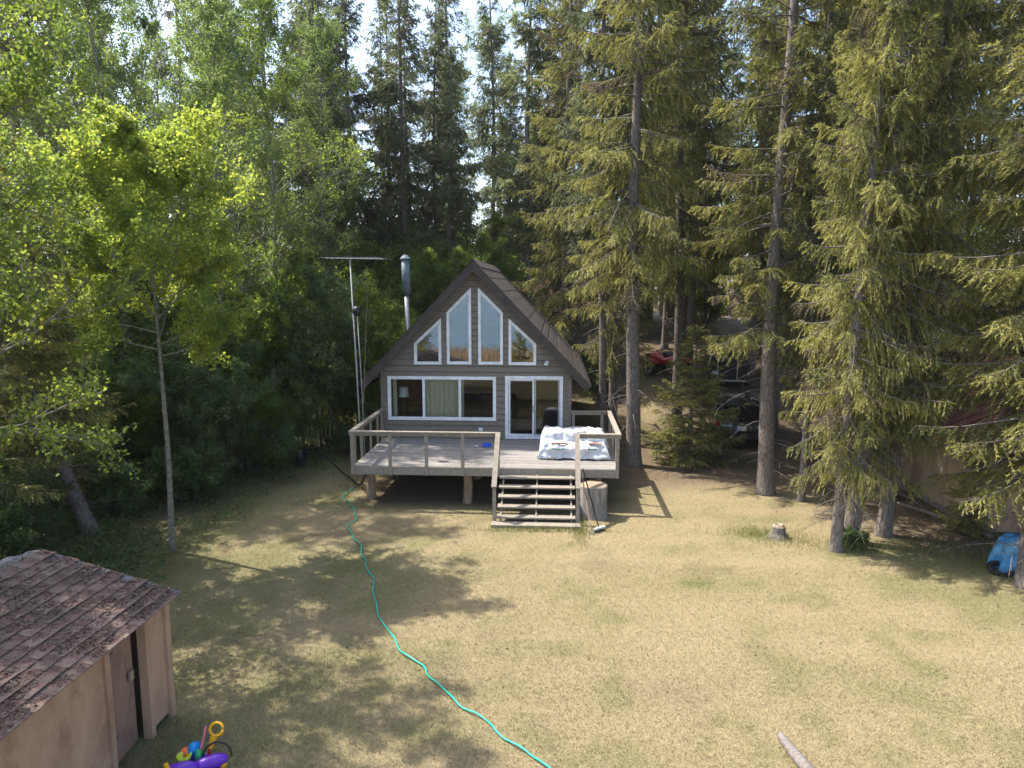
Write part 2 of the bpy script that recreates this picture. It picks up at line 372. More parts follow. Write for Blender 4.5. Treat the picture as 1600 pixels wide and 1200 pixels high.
rng = np.random.RandomState(3)
def scatter_blades(name, n, x, y, ln, wd, elev, mat, label, cat, z0=0.0, tone=None, lift=None):
    n = len(x); z = gz(x, y) + z0 + (0 if lift is None else lift)
    az = rng.rand(n) * 2 * np.pi; el = elev(n)
    d = np.stack([np.cos(az) * np.cos(el), np.sin(az) * np.cos(el), np.sin(el)], -1)
    sd_ = norm(np.stack([-np.sin(az), np.cos(az), rng.randn(n) * .4], -1))
    L = (ln[0] + (ln[1] - ln[0]) * rng.rand(n) ** 1.5)[:, None]; W = (wd[0] + (wd[1] - wd[0]) * rng.rand(n))[:, None]
    p = np.stack([x, y, z], -1)
    V = np.stack([p - sd_ * W / 2, p + sd_ * W / 2, p + d * L], 1).reshape(-1, 3)
    g, dd = masks(x, y)
    me = fast_mesh(name, V, 3, {'tone': tone if tone is not None else np.clip(rng.normal(.5, .25, n), 0, 1), 'green': np.clip(g * (1.15 + .2 * rng.randn(n)), 0, 1), 'dirt': dd})
    o = link(name, me, mat); tag(o, label, cat, kind='stuff'); return o
def lawn_pts(n, y0, y1, half):
    y = y0 + (y1 - y0) * rng.rand(n); x = (rng.rand(n) * 2 - 1) * (half + y * .80) - .06 * y
    g, d = masks(x, y)
    ok = (rng.rand(n) > d * .8) & ~((x > -5.4) & (x < .5) & (y > 22.2)) & (x > -12) & (x < 10.3)
    return x[ok], y[ok]
px, py = [], []
for n, a, b in ((150000, 7.2, 11), (120000, 11, 15), (90000, 15, 20), (45000, 20, 27)):
    x, y = lawn_pts(n, a, b, .6); px.append(x); py.append(y)
px = np.concatenate(px); py = np.concatenate(py)
scatter_blades('lawn_grass', 0, px, py, (.025, .085), (.004, .009), lambda n: R(12) + R(55) * rng.rand(n), M['grass'],
               'short dry grass with green patches covering the lawn', 'grass')
# longer tufts: around the sawn stump, at trunks, by the stairs
tx, ty = [], []
for cx, cy, sx, sy, n in ((5.0, 17.0, .45, .25, 700), (5.7, 16.4, .5, .3, 450), (6.9, 16.2, .2, .2, 700), (8.6, 16.3, .9, .35, 800), (.65, 17.0, .12, .5, 500), (-.4, 16.9, .9, .08, 700), (-7.4, 23.6, 1.3, .8, 4200), (-6.2, 21.0, .35, 1.2, 900), (1.0, 29, 2, 1.5, 3500), (9.6, 15.5, .5, .5, 500), (3, 36, 3, 2, 2500)):
    tx.append(cx + rng.randn(n) * sx); ty.append(cy + rng.randn(n) * sy)
tx = np.concatenate(tx); ty = np.concatenate(ty); ok = ~((tx > -5.5) & (tx < .5) & (ty > 19)); tx, ty = tx[ok], ty[ok]
o = scatter_blades('tall_grass', 0, tx, ty, (.07, .24), (.007, .014), lambda n: R(50) + R(38) * rng.rand(n), M['tallgrass'],
                   'long green grass tufts beside stumps, trunks and forest edge', 'grass')

# ------------------------------------------------------------------ cabin
YF = 22.3; XL, XR, XC = -5.55, .5, -2.53; ZD = 1.12; YB = 30.6
APZ, EAZ = 6.62, 3.43               # wall apex / wall top at the side walls (under the roof)
cabin = empty('cabin', (XC, YF, 0), 'taupe A-frame cabin with white gable windows behind the deck', 'cabin')
def roofline(x): return APZ - abs(x - XC) * (APZ - EAZ) / (XR - XC)
OP = []   # openings: (left(z), right(z), z0, z1, kinks)
def rect_op(x0, x1, z0, z1): OP.append((lambda z: x0, lambda z: x1, z0, z1, [z0, z1]))
def slope_op(x0, x1, z0, za, zb):    # left top za, right top zb
    zt = max(za, zb); zl = min(za, zb)
    if zb > za: OP.append((lambda z: x0 if z <= za else x0 + (z - za) * (x1 - x0) / (zb - za), lambda z: x1, z0, zt, [z0, zl, zt]))
    else: OP.append((lambda z: x0, lambda z: x1 if z <= zb else x1 - (z - zb) * (x1 - x0) / (za - zb), z0, zt, [z0, zl, zt]))
BW = (-5.35, -1.86, 1.73, 3.15); DW = (-1.57, .26, 1.15, 3.18)
TALL = (.11, .89, 3.54, 5.18, 5.96); SMALL = (1.07, 1.94, 3.53, 4.20, 5.0)   # offsets from the centre line
rect_op(*BW); rect_op(*DW)
GW = []
for s in (-1, 1):
    for nr, fr_, z0, zlow, zhigh in (TALL, SMALL):
        x0, x1 = sorted((XC + s * nr, XC + s * fr_))
        a = (x0, x1, z0, zlow, zhigh) if s < 0 else (x0, x1, z0, zhigh, zlow)
        slope_op(*a); GW.append(a)
wall = MB()
def front_rows(y_front, lap, step, store, groove=0):
    z = ZD - .12; row = 0
    while z < APZ - .02:
        zt = min(z + step, APZ)
        cuts = sorted({z, zt} | {k for o in OP for k in o[4] if z < k < zt} | ({EAZ} if z < EAZ < zt else set()))
        pieces = {}
        for a, b in zip(cuts, cuts[1:]):
            if b - a < .004: continue
            if groove and abs(b - (z + step)) < 1e-6: b = b - groove
            zm = (a + b) / 2
            def lim(zz):
                h = (XR - XC) if zz <= EAZ else (XR - XC) * max(0, (APZ - zz)) / (APZ - EAZ)
                return XC - h, XC + h
            act = sorted([o for o in OP if o[2] < zm < o[3]], key=lambda o: o[0](zm))
            e = 1e-4
            L0, R0 = lim(a); L1, R1 = lim(b)
            segs = []; cl0, cl1 = L0, L1
            for o in act:
                segs.append((cl0, o[0](a + e), cl1, o[0](b - e))); cl0, cl1 = o[1](a + e), o[1](b - e)
            segs.append((cl0, R0, cl1, R1))
            for i, (b0, b1, t0, t1) in enumerate(segs):
                if max(b1 - b0, t1 - t0) < .01: continue
                # key by centre so that stacked pieces of one row on one side join into one board
                key = round(((b0 + b1) / 2) / 1.2) if act else 0
                pieces.setdefault(key if len(act) else 'full', []).append((a, b, b0, b1, t0, t1))
        for key, ps in pieces.items():
            mb = MB()
            for a, b, b0, b1, t0, t1 in ps:
                fy = lambda zz: y_front - lap * (1 - (zz - z) / step) - .004
                vs = [(b0, fy(a), a), (b1, fy(a), a), (t1, fy(b), b), (t0, fy(b), b), (b0, y_front + .003, a), (b1, y_front + .003, a), (t1, y_front + .003, b), (t0, y_front + .003, b)]
                mb.add(vs, [(0, 1, 2, 3), (7, 6, 5, 4), (0, 4, 5, 1), (1, 5, 6, 2), (2, 6, 7, 3), (3, 7, 4, 0)])
            store.append(mb)
        z += step; row += 1
# structural wall with the same openings (thin slab made of the same rows, one mesh)
front = []; front_rows(YF, .034, .192, front, .017)
core = []; OPs = OP
front_rows(YF + .12, .0, .6, core)
for mb in core: wall.add(mb.v, mb.f)
wall.v = [(x, (YF + .02 if y < YF + .121 else YF + .15), z) for x, y, z in wall.v]
# side and back walls
wall.box(XL, XL + .12, YF + .15, YB, .95, EAZ - .02).box(XR - .12, XR, YF + .15, YB, .95, EAZ - .02)
wall.prism([(XL, .95), (XR, .95), (XR, EAZ), (XC, APZ - .05), (XL, EAZ)], lambda u, v, q: (u, q, v), YB - .12, YB + .001)
wl = wall.build('wall', M['inner'], cabin)
for mb in front: mb.build('siding_board', M['siding'], wl)
z = .95
while z < EAZ - .1:
    for s, x in ((-1, XL), (1, XR)):
        MB().prism([(0, z), (s * .022, z), (s * .004, min(z + .181, EAZ)), (0, min(z + .181, EAZ))], lambda u, v, q, x=x: (x + u, q, v), YF - .02, YB).build('siding_board', M['siding'], wl)
    z += .192
for x in (XL - .028, XR - .06):
    MB().box(x, x + .09, YF - .045, YF - .024, .95, EAZ + (.0 if x < XC else 0)).build('corner_board', M['siding'], wl)
MB().box(XL + .13, XR - .13, YF + .16, YB - .13, ZD - .1, ZD - .02).build('floor', M['inner'], cabin)
MB().box(XL + .13, XR - .13, YF + 1.6, YB - .13, 3.2, 3.32).build('loft_floor', M['inner'], cabin)
for px_ in (-4.6, -.8):
    mb = MB()
    for i in range(4): mb.tube([(px_, 26 + i * .01, ZD - .02 - 1.2), (px_, 26 + i * .01, ZD - .1)], .14, 8) if i == 0 else None
    mb.build('foundation_post', M['log'], cabin)
# windows
def frame_poly(poly, wdt, y0, y1, name, parent, mat):
    """ring frame following a polygon (x,z); returns inner polygon"""
    n = len(poly); inner = []
    area = sum(poly[i][0] * poly[(i + 1) % n][1] - poly[(i + 1) % n][0] * poly[i][1] for i in range(n))
    sg = 1 if area > 0 else -1
    for i in range(n):
        p0, p1, p2 = (Vector(poly[(i + k) % n]) for k in (-1, 0, 1))
        d1 = (p1 - p0).normalized(); d2 = (p2 - p1).normalized()
        n1 = Vector((-d1.y, d1.x)) * sg; n2 = Vector((-d2.y, d2.x)) * sg
        b = (n1 + n2); b = b / max(.25, (1 + n1.dot(n2)))
        inner.append(tuple(p1 + b * wdt))
    for i in range(n):
        j = (i + 1) % n
        quad = [poly[i], poly[j], inner[j], inner[i]]
        MB().prism(quad, lambda u, v, q: (u, q, v), y0, y1).build(name, mat, parent)
    return inner
def window(poly, wdt, mulls=(), glass='glass', label=None):
    win = MB().prism([(x, z) for x, z in poly], lambda u, v, q: (u, q, v), YF + .10, YF + .104)
    inn = frame_poly(poly, wdt, YF - .055, YF + .09, 'window_frame', holder, M['white'])
    return inn
for k, (x0, x1, z0, za, zb) in enumerate(GW):
    e = .0
    poly = [(x0, z0), (x1, z0), (x1, zb), (x0, za)]
    win = MB()
    # window part = its pane, frame pieces are its sub-parts
    inner_tmp = MB()
    pane = MB().prism([(x0 + .05, z0 + .05), (x1 - .05, z0 + .05), (x1 - .05, zb - (.05 if zb < za else .10)), (x0 + .05, za - (.05 if za < zb else .10))], lambda u, v, q: (u, q, v), YF + .0, YF + .006)
    wn = pane.build('window', M['glass_up'], cabin)
    frame_poly(poly, .085, YF - .055, YF + .08, 'window_frame', wn, M['white'])
x0, x1, z0, z1 = BW
wn = MB().box(x0 + .04, x1 - .04, YF + .0, YF + .006, z0 + .04, z1 - .04).build('window', M['glass'], cabin)
frame_poly([(x0, z0), (x1, z0), (x1, z1), (x0, z1)], .10, YF - .055, YF + .08, 'window_frame', wn, M['white'])
for t in (.334, .667):
    xm = x0 + (x1 - x0) * t; MB().box(xm - .04, xm + .04, YF - .045, YF + .07, z0 + .101, z1 - .101).build('mullion', M['white'], wn)
x0, x1, z0, z1 = DW
dr_ = MB().box(x0 + .05, x1 - .05, YF + .03, YF + .036, z0 + .05, z1 - .05).build('sliding_door', M['glass'], cabin)
frame_poly([(x0, z0), (x1, z0), (x1, z1), (x0, z1)], .10, YF - .06, YF + .09, 'door_frame', dr_, M['white'])
frame_poly([(x0 + .11, z0 + .105), (x0 + .92, z0 + .105), (x0 + .92, z1 - .105), (x0 + .11, z1 - .105)], .055, YF - .02, YF + .025, 'door_leaf_frame', dr_, M['white'])
frame_poly([(x0 + .93, z0 + .105), (x1 - .105, z0 + .105), (x1 - .105, z1 - .105), (x0 + .93, z1 - .105)], .045, YF + .042, YF + .08, 'door_leaf_frame', dr_, M['white'])
MB().box(x0 + .875, x0 + .905, YF - .06, YF - .022, 2.0, 2.25).build('handle', M['alu'], dr_)
MB().box(x0 + .165, x0 + .865, YF - .008, YF - .004, z0 + .16, z1 - .16).build('insect_screen', glassmat('insect_screen', (.28, .28, .29), .0), dr_)
# fittings
MB().box(-2.42, -2.30, YF - .07, YF - .024, 1.40, 1.50).build('outlet_cover', M['plate'], cabin)
lf = MB().lathe([(.055, 0), (.055, .05), (.04, .06)], (0, 0, 0), 12).xform(Matrix.Translation((-.25, YF - .02, 3.62)) @ Matrix.Rotation(R(90), 4, 'X')).build('porch_light', M['white'], cabin, True)
MB().lathe([(.03, 0), (.06, .05), (.065, .10), (.03, .13)], (0, 0, 0), 12).xform(Matrix.Translation((-.27, YF - .09, 3.62)) @ Matrix.Rotation(R(120), 4, 'X')).build('bulb_cover', M['shade'], lf, True)
# roof
RZ = APZ + .02; SL = (APZ - EAZ) / (XR - XC); EXO = 3.57; YR0, YR1 = YF - .42, YB + .35
roof = empty('roof', (XC, YF, 0), 'brown shingled roof', 'roof'); 
del roof['category']; del roof['label']
roof.parent = cabin; roof.matrix_parent_inverse = Matrix.Translation(-Vector(cabin.location))
def rp(s, d, t): # d along slope horizontally from ridge, t = thickness normal offset
    l = math.hypot(1, SL); return (XC + s * (d + t * SL / l), RZ - d * SL + t / l)
def roofpart(name, s, d0, d1, t0, t1, y0, y1, mat):
    l = math.hypot(1, SL)
    poly = [rp(s, d0, t0), rp(s, d1, t0), rp(s, d1, t1), rp(s, d0, t1)]
    if d0 <= 0: poly[0] = (XC + s * .001, RZ + t0 * l); poly[3] = (XC + s * .001, RZ + t1 * l)
    o = MB().prism(poly, lambda u, v, q: (u, q, v), y0, y1).build(name, mat, None)
    o.parent = roof; o.matrix_parent_inverse = Matrix.Translation(-Vector(roof.location)); return o
rr = random.Random(4)
for s in (-1, 1):
    roofpart('roof_deck', s, 0, EXO, 0, .09, YR0 + .03, YR1 - .03, M['fascia'])
    roofpart('rake_board', s, 0, EXO + .02, -.14, .10, YR0, YR0 + .029, M['fascia'])
    roofpart('rake_board', s, 0, EXO + .02, -.14, .10, YR1 - .029, YR1, M['fascia'])
    roofpart('eave_board', s, EXO + .001, EXO + .03, -.10, .09, YR0 + .03, YR1 - .03, M['fascia'])
    n = 36; st = EXO / n
    for i in range(n):
        roofpart('shingle_course', s, i * st, (i + 1) * st + .025, .092 + rr.uniform(0, .004), .105 + rr.uniform(0, .012), YR0 - .02 + rr.uniform(-.01, .01), YR1 + rr.uniform(0, .02), M['roofing'])
roofpart('ridge_cap', 1, -.02, .14, .118, .132, YR0 - .03, YR1, M['roofing']); roofpart('ridge_cap', -1, -.02, .14, .118, .132, YR0 - .03, YR1, M['roofing'])
for s in (-1, 1):
    MB().beam((XC + s * 3.0, YF - .2, EAZ - .25), (XC + s * 3.45, YF - .2, EAZ - .42), .06, .09).build('eave_brace', M['fascia'], cabin)
# chimney pipe (left slope)
ch = MB().tube([(-5.42, 26, 3.0), (-5.46, 26, 5.75)], .085, 14).build('chimney_pipe', M['steel'], cabin, True)
MB().tube([(-5.46, 26, 5.72), (-5.48, 26, 6.95)], .15, 14).build('chimney_sleeve', M['bluepipe'], ch, True)
MB().lathe([(.20, 0), (.20, .03), (.05, .16), (.0, .17)], (-5.48, 26, 6.97), 14).build('chimney_cap', M['bluepipe'], ch)
# furnishings
cu = MB().grid(48, 2, lambda u, v: (-4.25 + 1.25 * u, YF + .22 + .05 * math.sin(u * 52) + .02 * math.sin(u * 17), 1.55 + 1.55 * v)).build('curtain', M['curtain'], None, True)
tag(cu, 'pleated beige curtain hanging in the middle pane of the wide window', 'curtain')
for xa, lb in ((-5.24, 'narrow drawn-back curtain at the left end of the wide window'), (-3.05, 'narrow gathered curtain edge beside the right pane of the wide window')):
    tag(MB().grid(14, 2, lambda u, v: (xa + .13 * u, YF + .24 + .035 * math.sin(u * 18), 1.55 + 1.55 * v)).build('curtain', M['curtain'], None, True), lb, 'curtain')
lamp = empty('floor_lamp', (-4.98, YF + .65, ZD), 'lamp with pale drum shade standing behind the left window pane', 'lamp')
MB().lathe([(.16, 0), (.16, .025), (.02, .04)], (-4.98, YF + .65, ZD - .02), 14).build('base', M['black'], lamp)
MB().tube([(-4.98, YF + .65, ZD), (-4.98, YF + .65, 2.5)], .018, 8).build('pole', M['black'], lamp)
MB().lathe([(.17, 0), (.14, .32)], (-4.98, YF + .65, 2.38), 18).build('lamp_shade', M['shade'], lamp, True, 0, 40)
sofa = empty('armchair', (-.9, YF + 2.2, ZD), 'dark armchair seen dimly through the sliding door', 'armchair')
MB().box(-1.3, -.5, YF + 1.9, YF + 2.6, ZD + .0, ZD + .42).build('seat', M['plydark'], sofa, False, .05)
MB().box(-1.3, -.5, YF + 2.601, YF + 2.8, ZD + .0, ZD + .9).build('backrest', M['plydark'], sofa, False, .05)

# ------------------------------------------------------------------ deck
DX0, DX1, DY0, DY1 = -5.47, 1.66, 18.72, YF - .05
deck = empty('deck', ((DX0 + DX1) / 2, DY0, 0), 'raised weathered timber deck with tan railings in front of the cabin', 'deck')
nb = 25; bwid = (DY1 - DY0) / nb
for i in range(nb):
    y = DY0 + i * bwid
    MB().box(DX0 + .002 + rr.uniform(-.008, .008), DX1 - .002, y + .004, y + bwid - .004, ZD - .038 + rr.uniform(-.002, .002), ZD + rr.uniform(-.003, .003)).build('deck_board', M['decking'], deck)
for y in np.linspace(DX0 + .5, DX1 - .5, 9): MB().box(y, y + .04, DY0 + .01, DY1, ZD - .22, ZD - .045).build('joist', M['decktan'], deck)
MB().box(DX0 - .04, DX1 + .04, DY0 - .045, DY0 - .003, ZD - .235, ZD - .006).build('fascia_board', M['decktan'], deck)
for x in (DX0 - .043, DX1 + .003): MB().box(x, x + .04, DY0, DY1, ZD - .235, ZD - .006).build('fascia_board', M['decktan'], deck)
ST0, ST1 = -1.47, .57      # stair sides
RT = ZD + .98              # rail top
def post(x, y, z0=ZD - .23, z1=RT - .04, w_=.09, d_=.05): MB().box(x - w_ / 2, x + w_ / 2, y - d_ / 2, y + d_ / 2, z0, z1).build('railing_post', M['decktan'], deck)
yf = DY0 - .072
for x in (DX0 - .03, -4.46, -3.46, -2.47, ST0 - .04, ST1 + .04, DX1 + .03): post(x, yf)
for y in (19.05, 19.75, 20.75, 21.6, 22.12): post(DX0 - .07, y, w_=.05, d_=.08)
for y in (19.5, 20.6, 21.7, 22.1): post(DX1 + .07, y, w_=.05, d_=.08)
post(XR + .1, DY1 - .06); post(1.5, DY1 - .06)
def rail(p, q): 
    MB().beam(p, q, .14, .038).build('top_rail', M['decktan'], deck)
    dn = Vector((0, 0, -.066)); MB().beam(Vector(p) + dn, Vector(q) + dn, .038, .088).build('under_rail', M['decktan'], deck)
rail((DX0 - .12, DY0 - .05, RT - .02), (ST0 + .02, DY0 - .05, RT - .02))
rail((ST1 - .02, DY0 - .05, RT - .02), (DX1 + .12, DY0 - .05, RT - .02))
rail((DX0 - .05, DY0 + .025, RT - .02), (DX0 - .05, DY1 + .0, RT - .02))
rail((DX1 + .05, DY0 + .025, RT - .02), (DX1 + .05, DY1 + .0, RT - .02))
rail((XR + .03, DY1 - .05, RT - .022), (DX1 - .03, DY1 - .05, RT - .022))
for x, y in ((-5.2, 19.35), (-2.4, 19.1), (1.2, 19.4), (-5.2, 21.6), (-2.4, 21.6), (1.2, 21.6)):
    MB().tube([(x, y, -.05), (x + .02, y, .5), (x, y, ZD - .23)], [.135, .125, .12], 12).build('log_post', M['log'], deck, True, 0, 50)
# stairs
SY0 = 17.08
st = empty('staircase', ((ST0 + ST1) / 2, SY0, 0), 'open wooden stairs with handrails leading from lawn to deck', 'staircase')
run = (DY0 - .05 - SY0) / 6
for k in range(1, 6):
    zt = ZD - k * ZD / 6; yk = DY0 - .05 - k * run
    for q in (0, 1):
        MB().box(ST0 + .02, ST1 - .02, yk + q * .142, yk + q * .142 + .135, zt - .038, zt + rr.uniform(-.002, .002)).build('tread', M['decktan'], st)
MB().box(ST0 - .1, ST1 + .1, SY0 - .02, SY0 + .30, .01, .075).build('bottom_sill', M['decktan'], st)
for x in (ST0 + .12, (ST0 + ST1) / 2, ST1 - .12):
    mb = MB(); mb.beam((x, SY0 + .22, -.02), (x, DY0 - .06, ZD - .20), .04, .12)
    for k in range(1, 6):
        yk = DY0 - .05 - k * run; mb.box(x - .021, x + .021, yk + .10, yk + .14, ZD - k * ZD / 6 - .18, ZD - k * ZD / 6 - .039)
    mb.build('stringer', M['decktan'], st)
for x in (ST0 - .04, ST1 + .04):
    MB().box(x - .045, x + .045, SY0 + .30, SY0 + .39, .0, .97).build('handrail_post', M['decktan'], st)
    MB().beam((x, SY0 + .26, .965), (x, DY0 - .10, RT + .01), .13, .04).build('handrail', M['decktan'], st)
    MB().beam((x, SY0 + .28, .90), (x, DY0 - .11, RT - .06), .04, .085).build('under_rail', M['decktan'], st)

# ------------------------------------------------------------------ things on and by the deck
def wr(u, v, s=1): return (vnoise(np.array(u * 40), np.array(v * 40), 4) - .5) * s
cov = empty('covered_tub', (.55, 20.4, ZD), 'bulky box wrapped in white plastic sheet on the sunny deck corner', 'covered box')
prof = [(-.10, 0), (-.13, .06), (-.06, .16), (-.08, .30), (.0, .40), (.22, .41), (.40, .42), (.45, .47), (.48, .62), (.53, .68), (.8, .69), (1.1, .69), (1.26, .67), (1.32, .55), (1.36, .3), (1.38, 0)]
def cover_pt(u, v):
    k = v * (len(prof) - 1); i = min(int(k), len(prof) - 2); t = k - i
    y = prof[i][0] * (1 - t) + prof[i + 1][0] * t; z = prof[i][1] * (1 - t) + prof[i + 1][1] * t
    e = min(u, 1 - u) / .10; sq = 1 - max(0, 1 - e) ** 2.2 * .55
    sideflat = 1 if e >= 1 else e
    z2 = z * (1 if e > .5 else (.0 + e / .5) ** .35); 
    x = -.36 + 1.86 * u
    if e < .5: x += (-1 if u < .5 else 1) * (.5 - e) * .16
    x += wr(u * 1.2, v * 1.2, .12); y += wr(u * 1.3 + 9, v * 1.0, .13); z2 += wr(u * 1.2 + 3, v * 1.5 + 5, .06) * (1 if z > .05 else 0) + wr(u * 3 + 3, v * 3 + 5, .04)
    y += .018 * math.sin(u * 21 + 5 * v) * (1 if z < .4 and v < .4 else .25)
    if v < .01: z2 += .05 + .09 * max(0, math.sin(u * 7 + .4))
    return (x, 19.75 + y, ZD + .012 + max(0, z2))
cvm = MB().grid(70, 45, cover_pt)
cvm.build('plastic_sheet', M['tarp'], cov, True)
MB().box(-.12, 1.26, 19.95, 20.9, ZD + .01, ZD + .22).build('tub_body', M['bluepipe'], cov)
def strip(x0, x1, zz, dy, mat, name, dz=.045):
    MB().grid(10, 1, lambda u, v: (x0 + (x1 - x0) * u, 19.75 + dy + .008 * math.sin(u * 9), ZD + zz + dz * v)).build(name, mat, cov)
strip(-.05, .30, .315, -.145, M['green_print'], 'printed_stripe', .03); strip(.95, 1.2, .31, -.145, M['green_print'], 'printed_stripe', .035)
for x0, x1, lb in ((-.08, .38, 'red board lying on the white plastic cover, nearer the door'), (.98, 1.36, 'red board lying on the white plastic cover, nearer the corner post')):
    tag(MB().box(x0, x1, 19.76, 19.86, ZD + .435, ZD + .47).build('red_board', M['red_paint'], None), lb, 'board')
bowl = MB().lathe([(.14, 0), (.15, .02), (.115, .09), (.105, .09), (.085, .03), (.0, .025)], (-2.07, 21.25, ZD + .005), 20).build('dog_bowl', M['blue'], None, True, 0, 50)
tag(bowl, 'blue plastic bowl on the deck boards below the wide window', 'bowl')
tag(MB().lathe([(.05, 0), (.055, .03), (.045, .035), (.0, .02)], (-2.38, 21.2, ZD + .005), 12).build('small_dish', M['plate'], None, True), 'tiny white dish beside the blue bowl on deck', 'dish')
lg = empty('log_round', (1.0, 18.72, 0), 'upright grey log round standing under the deck beside the stairs', 'log')
lprof = [(.39, -.03), (.36, .15), (.355, .5), (.36, .84)]
MB().lathe(lprof, (1.05, 18.15, 0), 22, .05, 3).build('bark_side', M['greylog'], lg, True, 0, 50)
MB().lathe([(.352, .842), (.33, .862), (.0, .87)], (1.05, 18.15, 0), 22, .05, 3).build('cut_face', M['endgrain'], lg)
br = empty('push_broom', (1.12, 16.95, 0), 'push broom with black handle and pale head leaning beside the stairs', 'broom')
MB().tube([(1.12, 17.0, .08), (.74, 17.85, 1.35)], .016, 8).build('handle', M['black'], br)
T = Matrix.Translation((1.13, 16.96, .0)) @ Matrix.Rotation(R(38), 4, 'Z')
MB().box(-.17, .17, -.035, .035, .06, .11, T).build('head', M['straw_bristle'], br)
MB().box(-.165, .165, -.03, .03, .0, .059, T).build('bristles', M['black'], br)
rk = empty('garden_hoe', (.93, 16.75, 0), 'thin brown handled hoe leaning on the stairs beside the broom', 'hoe')
MB().tube([(.93, 16.75, .05), (.70, 17.75, 1.3)], .014, 8).build('handle', M['log'], rk)
MB().beam((.86, 16.74, .03), (1.0, 16.72, .03), .012, .09).build('blade', M['steel'], rk)
# hose
hp = [(-6.1, 20.4), (-5.95, 20.0), (-6.06, 19.6), (-5.9, 19.1), (-5.55, 18.6), (-5.34, 18.09), (-5.12, 17.5), (-5.14, 16.9), (-4.85, 16.2), (-4.57, 15.75), (-4.3, 15.1), (-4.11, 14.61), (-3.78, 13.9), (-3.53, 13.17), (-3.33, 12.48), (-2.91, 11.62), (-2.48, 10.88), (-2.05, 10.41), (-1.75, 9.95), (-1.31, 9.42), (-.91, 9.06), (-.52, 8.6), (-.05, 8.19), (.5, 7.7), (1.1, 7.3)]
def smooth(pts, n=6):
    out = []
    for i in range(len(pts) - 1):
        p0, p1, p2, p3 = (np.array(pts[max(0, min(len(pts) - 1, i + k))], float) for k in (-1, 0, 1, 2))
        for t in np.arange(0, 1, 1 / n):
            out.append(.5 * ((2 * p1) + (-p0 + p2) * t + (2 * p0 - 5 * p1 + 4 * p2 - p3) * t * t + (-p0 + 3 * p1 - 3 * p2 + p3) * t ** 3))
    out.append(np.array(pts[-1], float)); return out
tag(MB().tube([(p[0] + .03 * math.sin(i * .7), p[1], .038 + .012 * math.sin(i * 1.3)) for i, p in enumerate(smooth(hp))], .0135, 8).build('garden_hose', M['hose'], None, True),
    'green garden hose snaking across the lawn from the deck', 'hose')
wp = empty('water_pump', (-8.5, 22.8, 0), 'short black well head with pipe at the bushes left of deck', 'pump')
MB().lathe([(.17, -.05), (.17, .30), (.20, .31), (.20, .38), (.15, .50), (.05, .56), (0, .565)], (-8.5, 22.8, 0), 16).build('casing', M['black'], wp, True, 0, 40)
MB().tube(smooth([(-8.4, 22.8, .5), (-8.1, 22.75, .58), (-7.5, 22.4, .42), (-6.8, 21.7, .16), (-6.2, 20.9, .10), (-5.8, 20.3, .12), (-5.5, 19.8, .5), (-5.35, 19.6, .8)]), .028, 8).build('pipe', M['black'], wp, True)
# antenna
an = empty('antenna_mast', (-5.72, 20.3, 0), 'tall thin steel mast with flat television antenna beside the deck', 'antenna')
MB().tube([(-5.70, 20.3, 0), (-5.78, 20.3, 3.5), (-5.88, 20.3, 6.75)], [.025, .023, .018], 8).build('mast', M['alu'], an, True)
MB().tube([(-5.62, 20.36, 0.3), (-5.66, 20.36, 3.0), (-5.74, 20.36, 5.4)], .014, 6).build('stay_pole', M['alu'], an, True)
MB().tube(smooth([(-5.6, 20.3, 2.6), (-5.52, 20.3, 4.0), (-5.42, 20.3, 5.6), (-5.40, 20.3, 6.55)]), .008, 5).build('cable', M['log'], an)
MB().lathe([(.06, 0), (.13, .08), (.13, .2), (.05, .28)], (-5.72, 20.28, 5.15), 10).build('rotor_box', M['black'], an, True)
bm_ = MB().tube([(-6.55, 20.2, 6.79), (-4.95, 20.45, 6.77)], .014, 6).build('boom', M['alu'], an)
for i, t in enumerate(np.linspace(0, 1, 13)):
    x = -6.55 + 1.6 * t; l = .30 + .5 * t
    MB().tube([(x - .06, 20.2 + .25 * t - l, 6.80), (x + .06, 20.2 + .25 * t + l, 6.79)], .007, 5).build('element', M['alu'], bm_)

# ------------------------------------------------------------------ front-left shed
shed = empty('shed', (-7.1, 7.0, 0), 'low tan plywood shed with litter covered shingle roof on the lawn', 'shed')
SX, SXW, SYB, SYF = -5.35, -8.9, 8.98, 4.4
EZ, RDZ, RDX = 1.78, 2.32, -7.12
sw = MB()
sw.box(SX - .05, SX, 4.4, 7.68, 0, EZ + .02).box(SXW, SXW + .05, 4.4, SYB, 0, EZ + .02)
sw.prism([(SXW, 0), (SX - .05, 0), (SX - .05, EZ), (RDX, RDZ - .03), (SXW, EZ)], lambda u, v, q: (u, q, v), SYB - .05, SYB).prism([(SXW, 0), (SX - .05, 0), (SX - .05, EZ), (RDX, RDZ - .03), (SXW, EZ)], lambda u, v, q: (u, q, v), 4.4, 4.45)
sw.build('wall', M['ply'], shed)
MB().box(SX - .05, SX, 8.52, SYB, .10, EZ + .02).build('wall_panel', M['ply'], shed)
MB().box(SX, SX + .045, 8.90, SYB + .03, 0, EZ + .02).build('corner_post', M['ply'], shed)
MB().box(SX - .09, SX + .03, 8.44, 8.53, 0, EZ + .02).build('door_post', M['ply'], shed)
MB().box(SX, SX + .04, 7.60, 7.69, 0, EZ + .02).build('door_post', M['ply'], shed)
dT = Matrix.Translation((SX - .10, 7.70, 0)) @ Matrix.Rotation(R(3), 4, 'Z')
MB().box(-.04, 0, 0, .68, .03, EZ, dT).build('door', M['plydark'], shed)
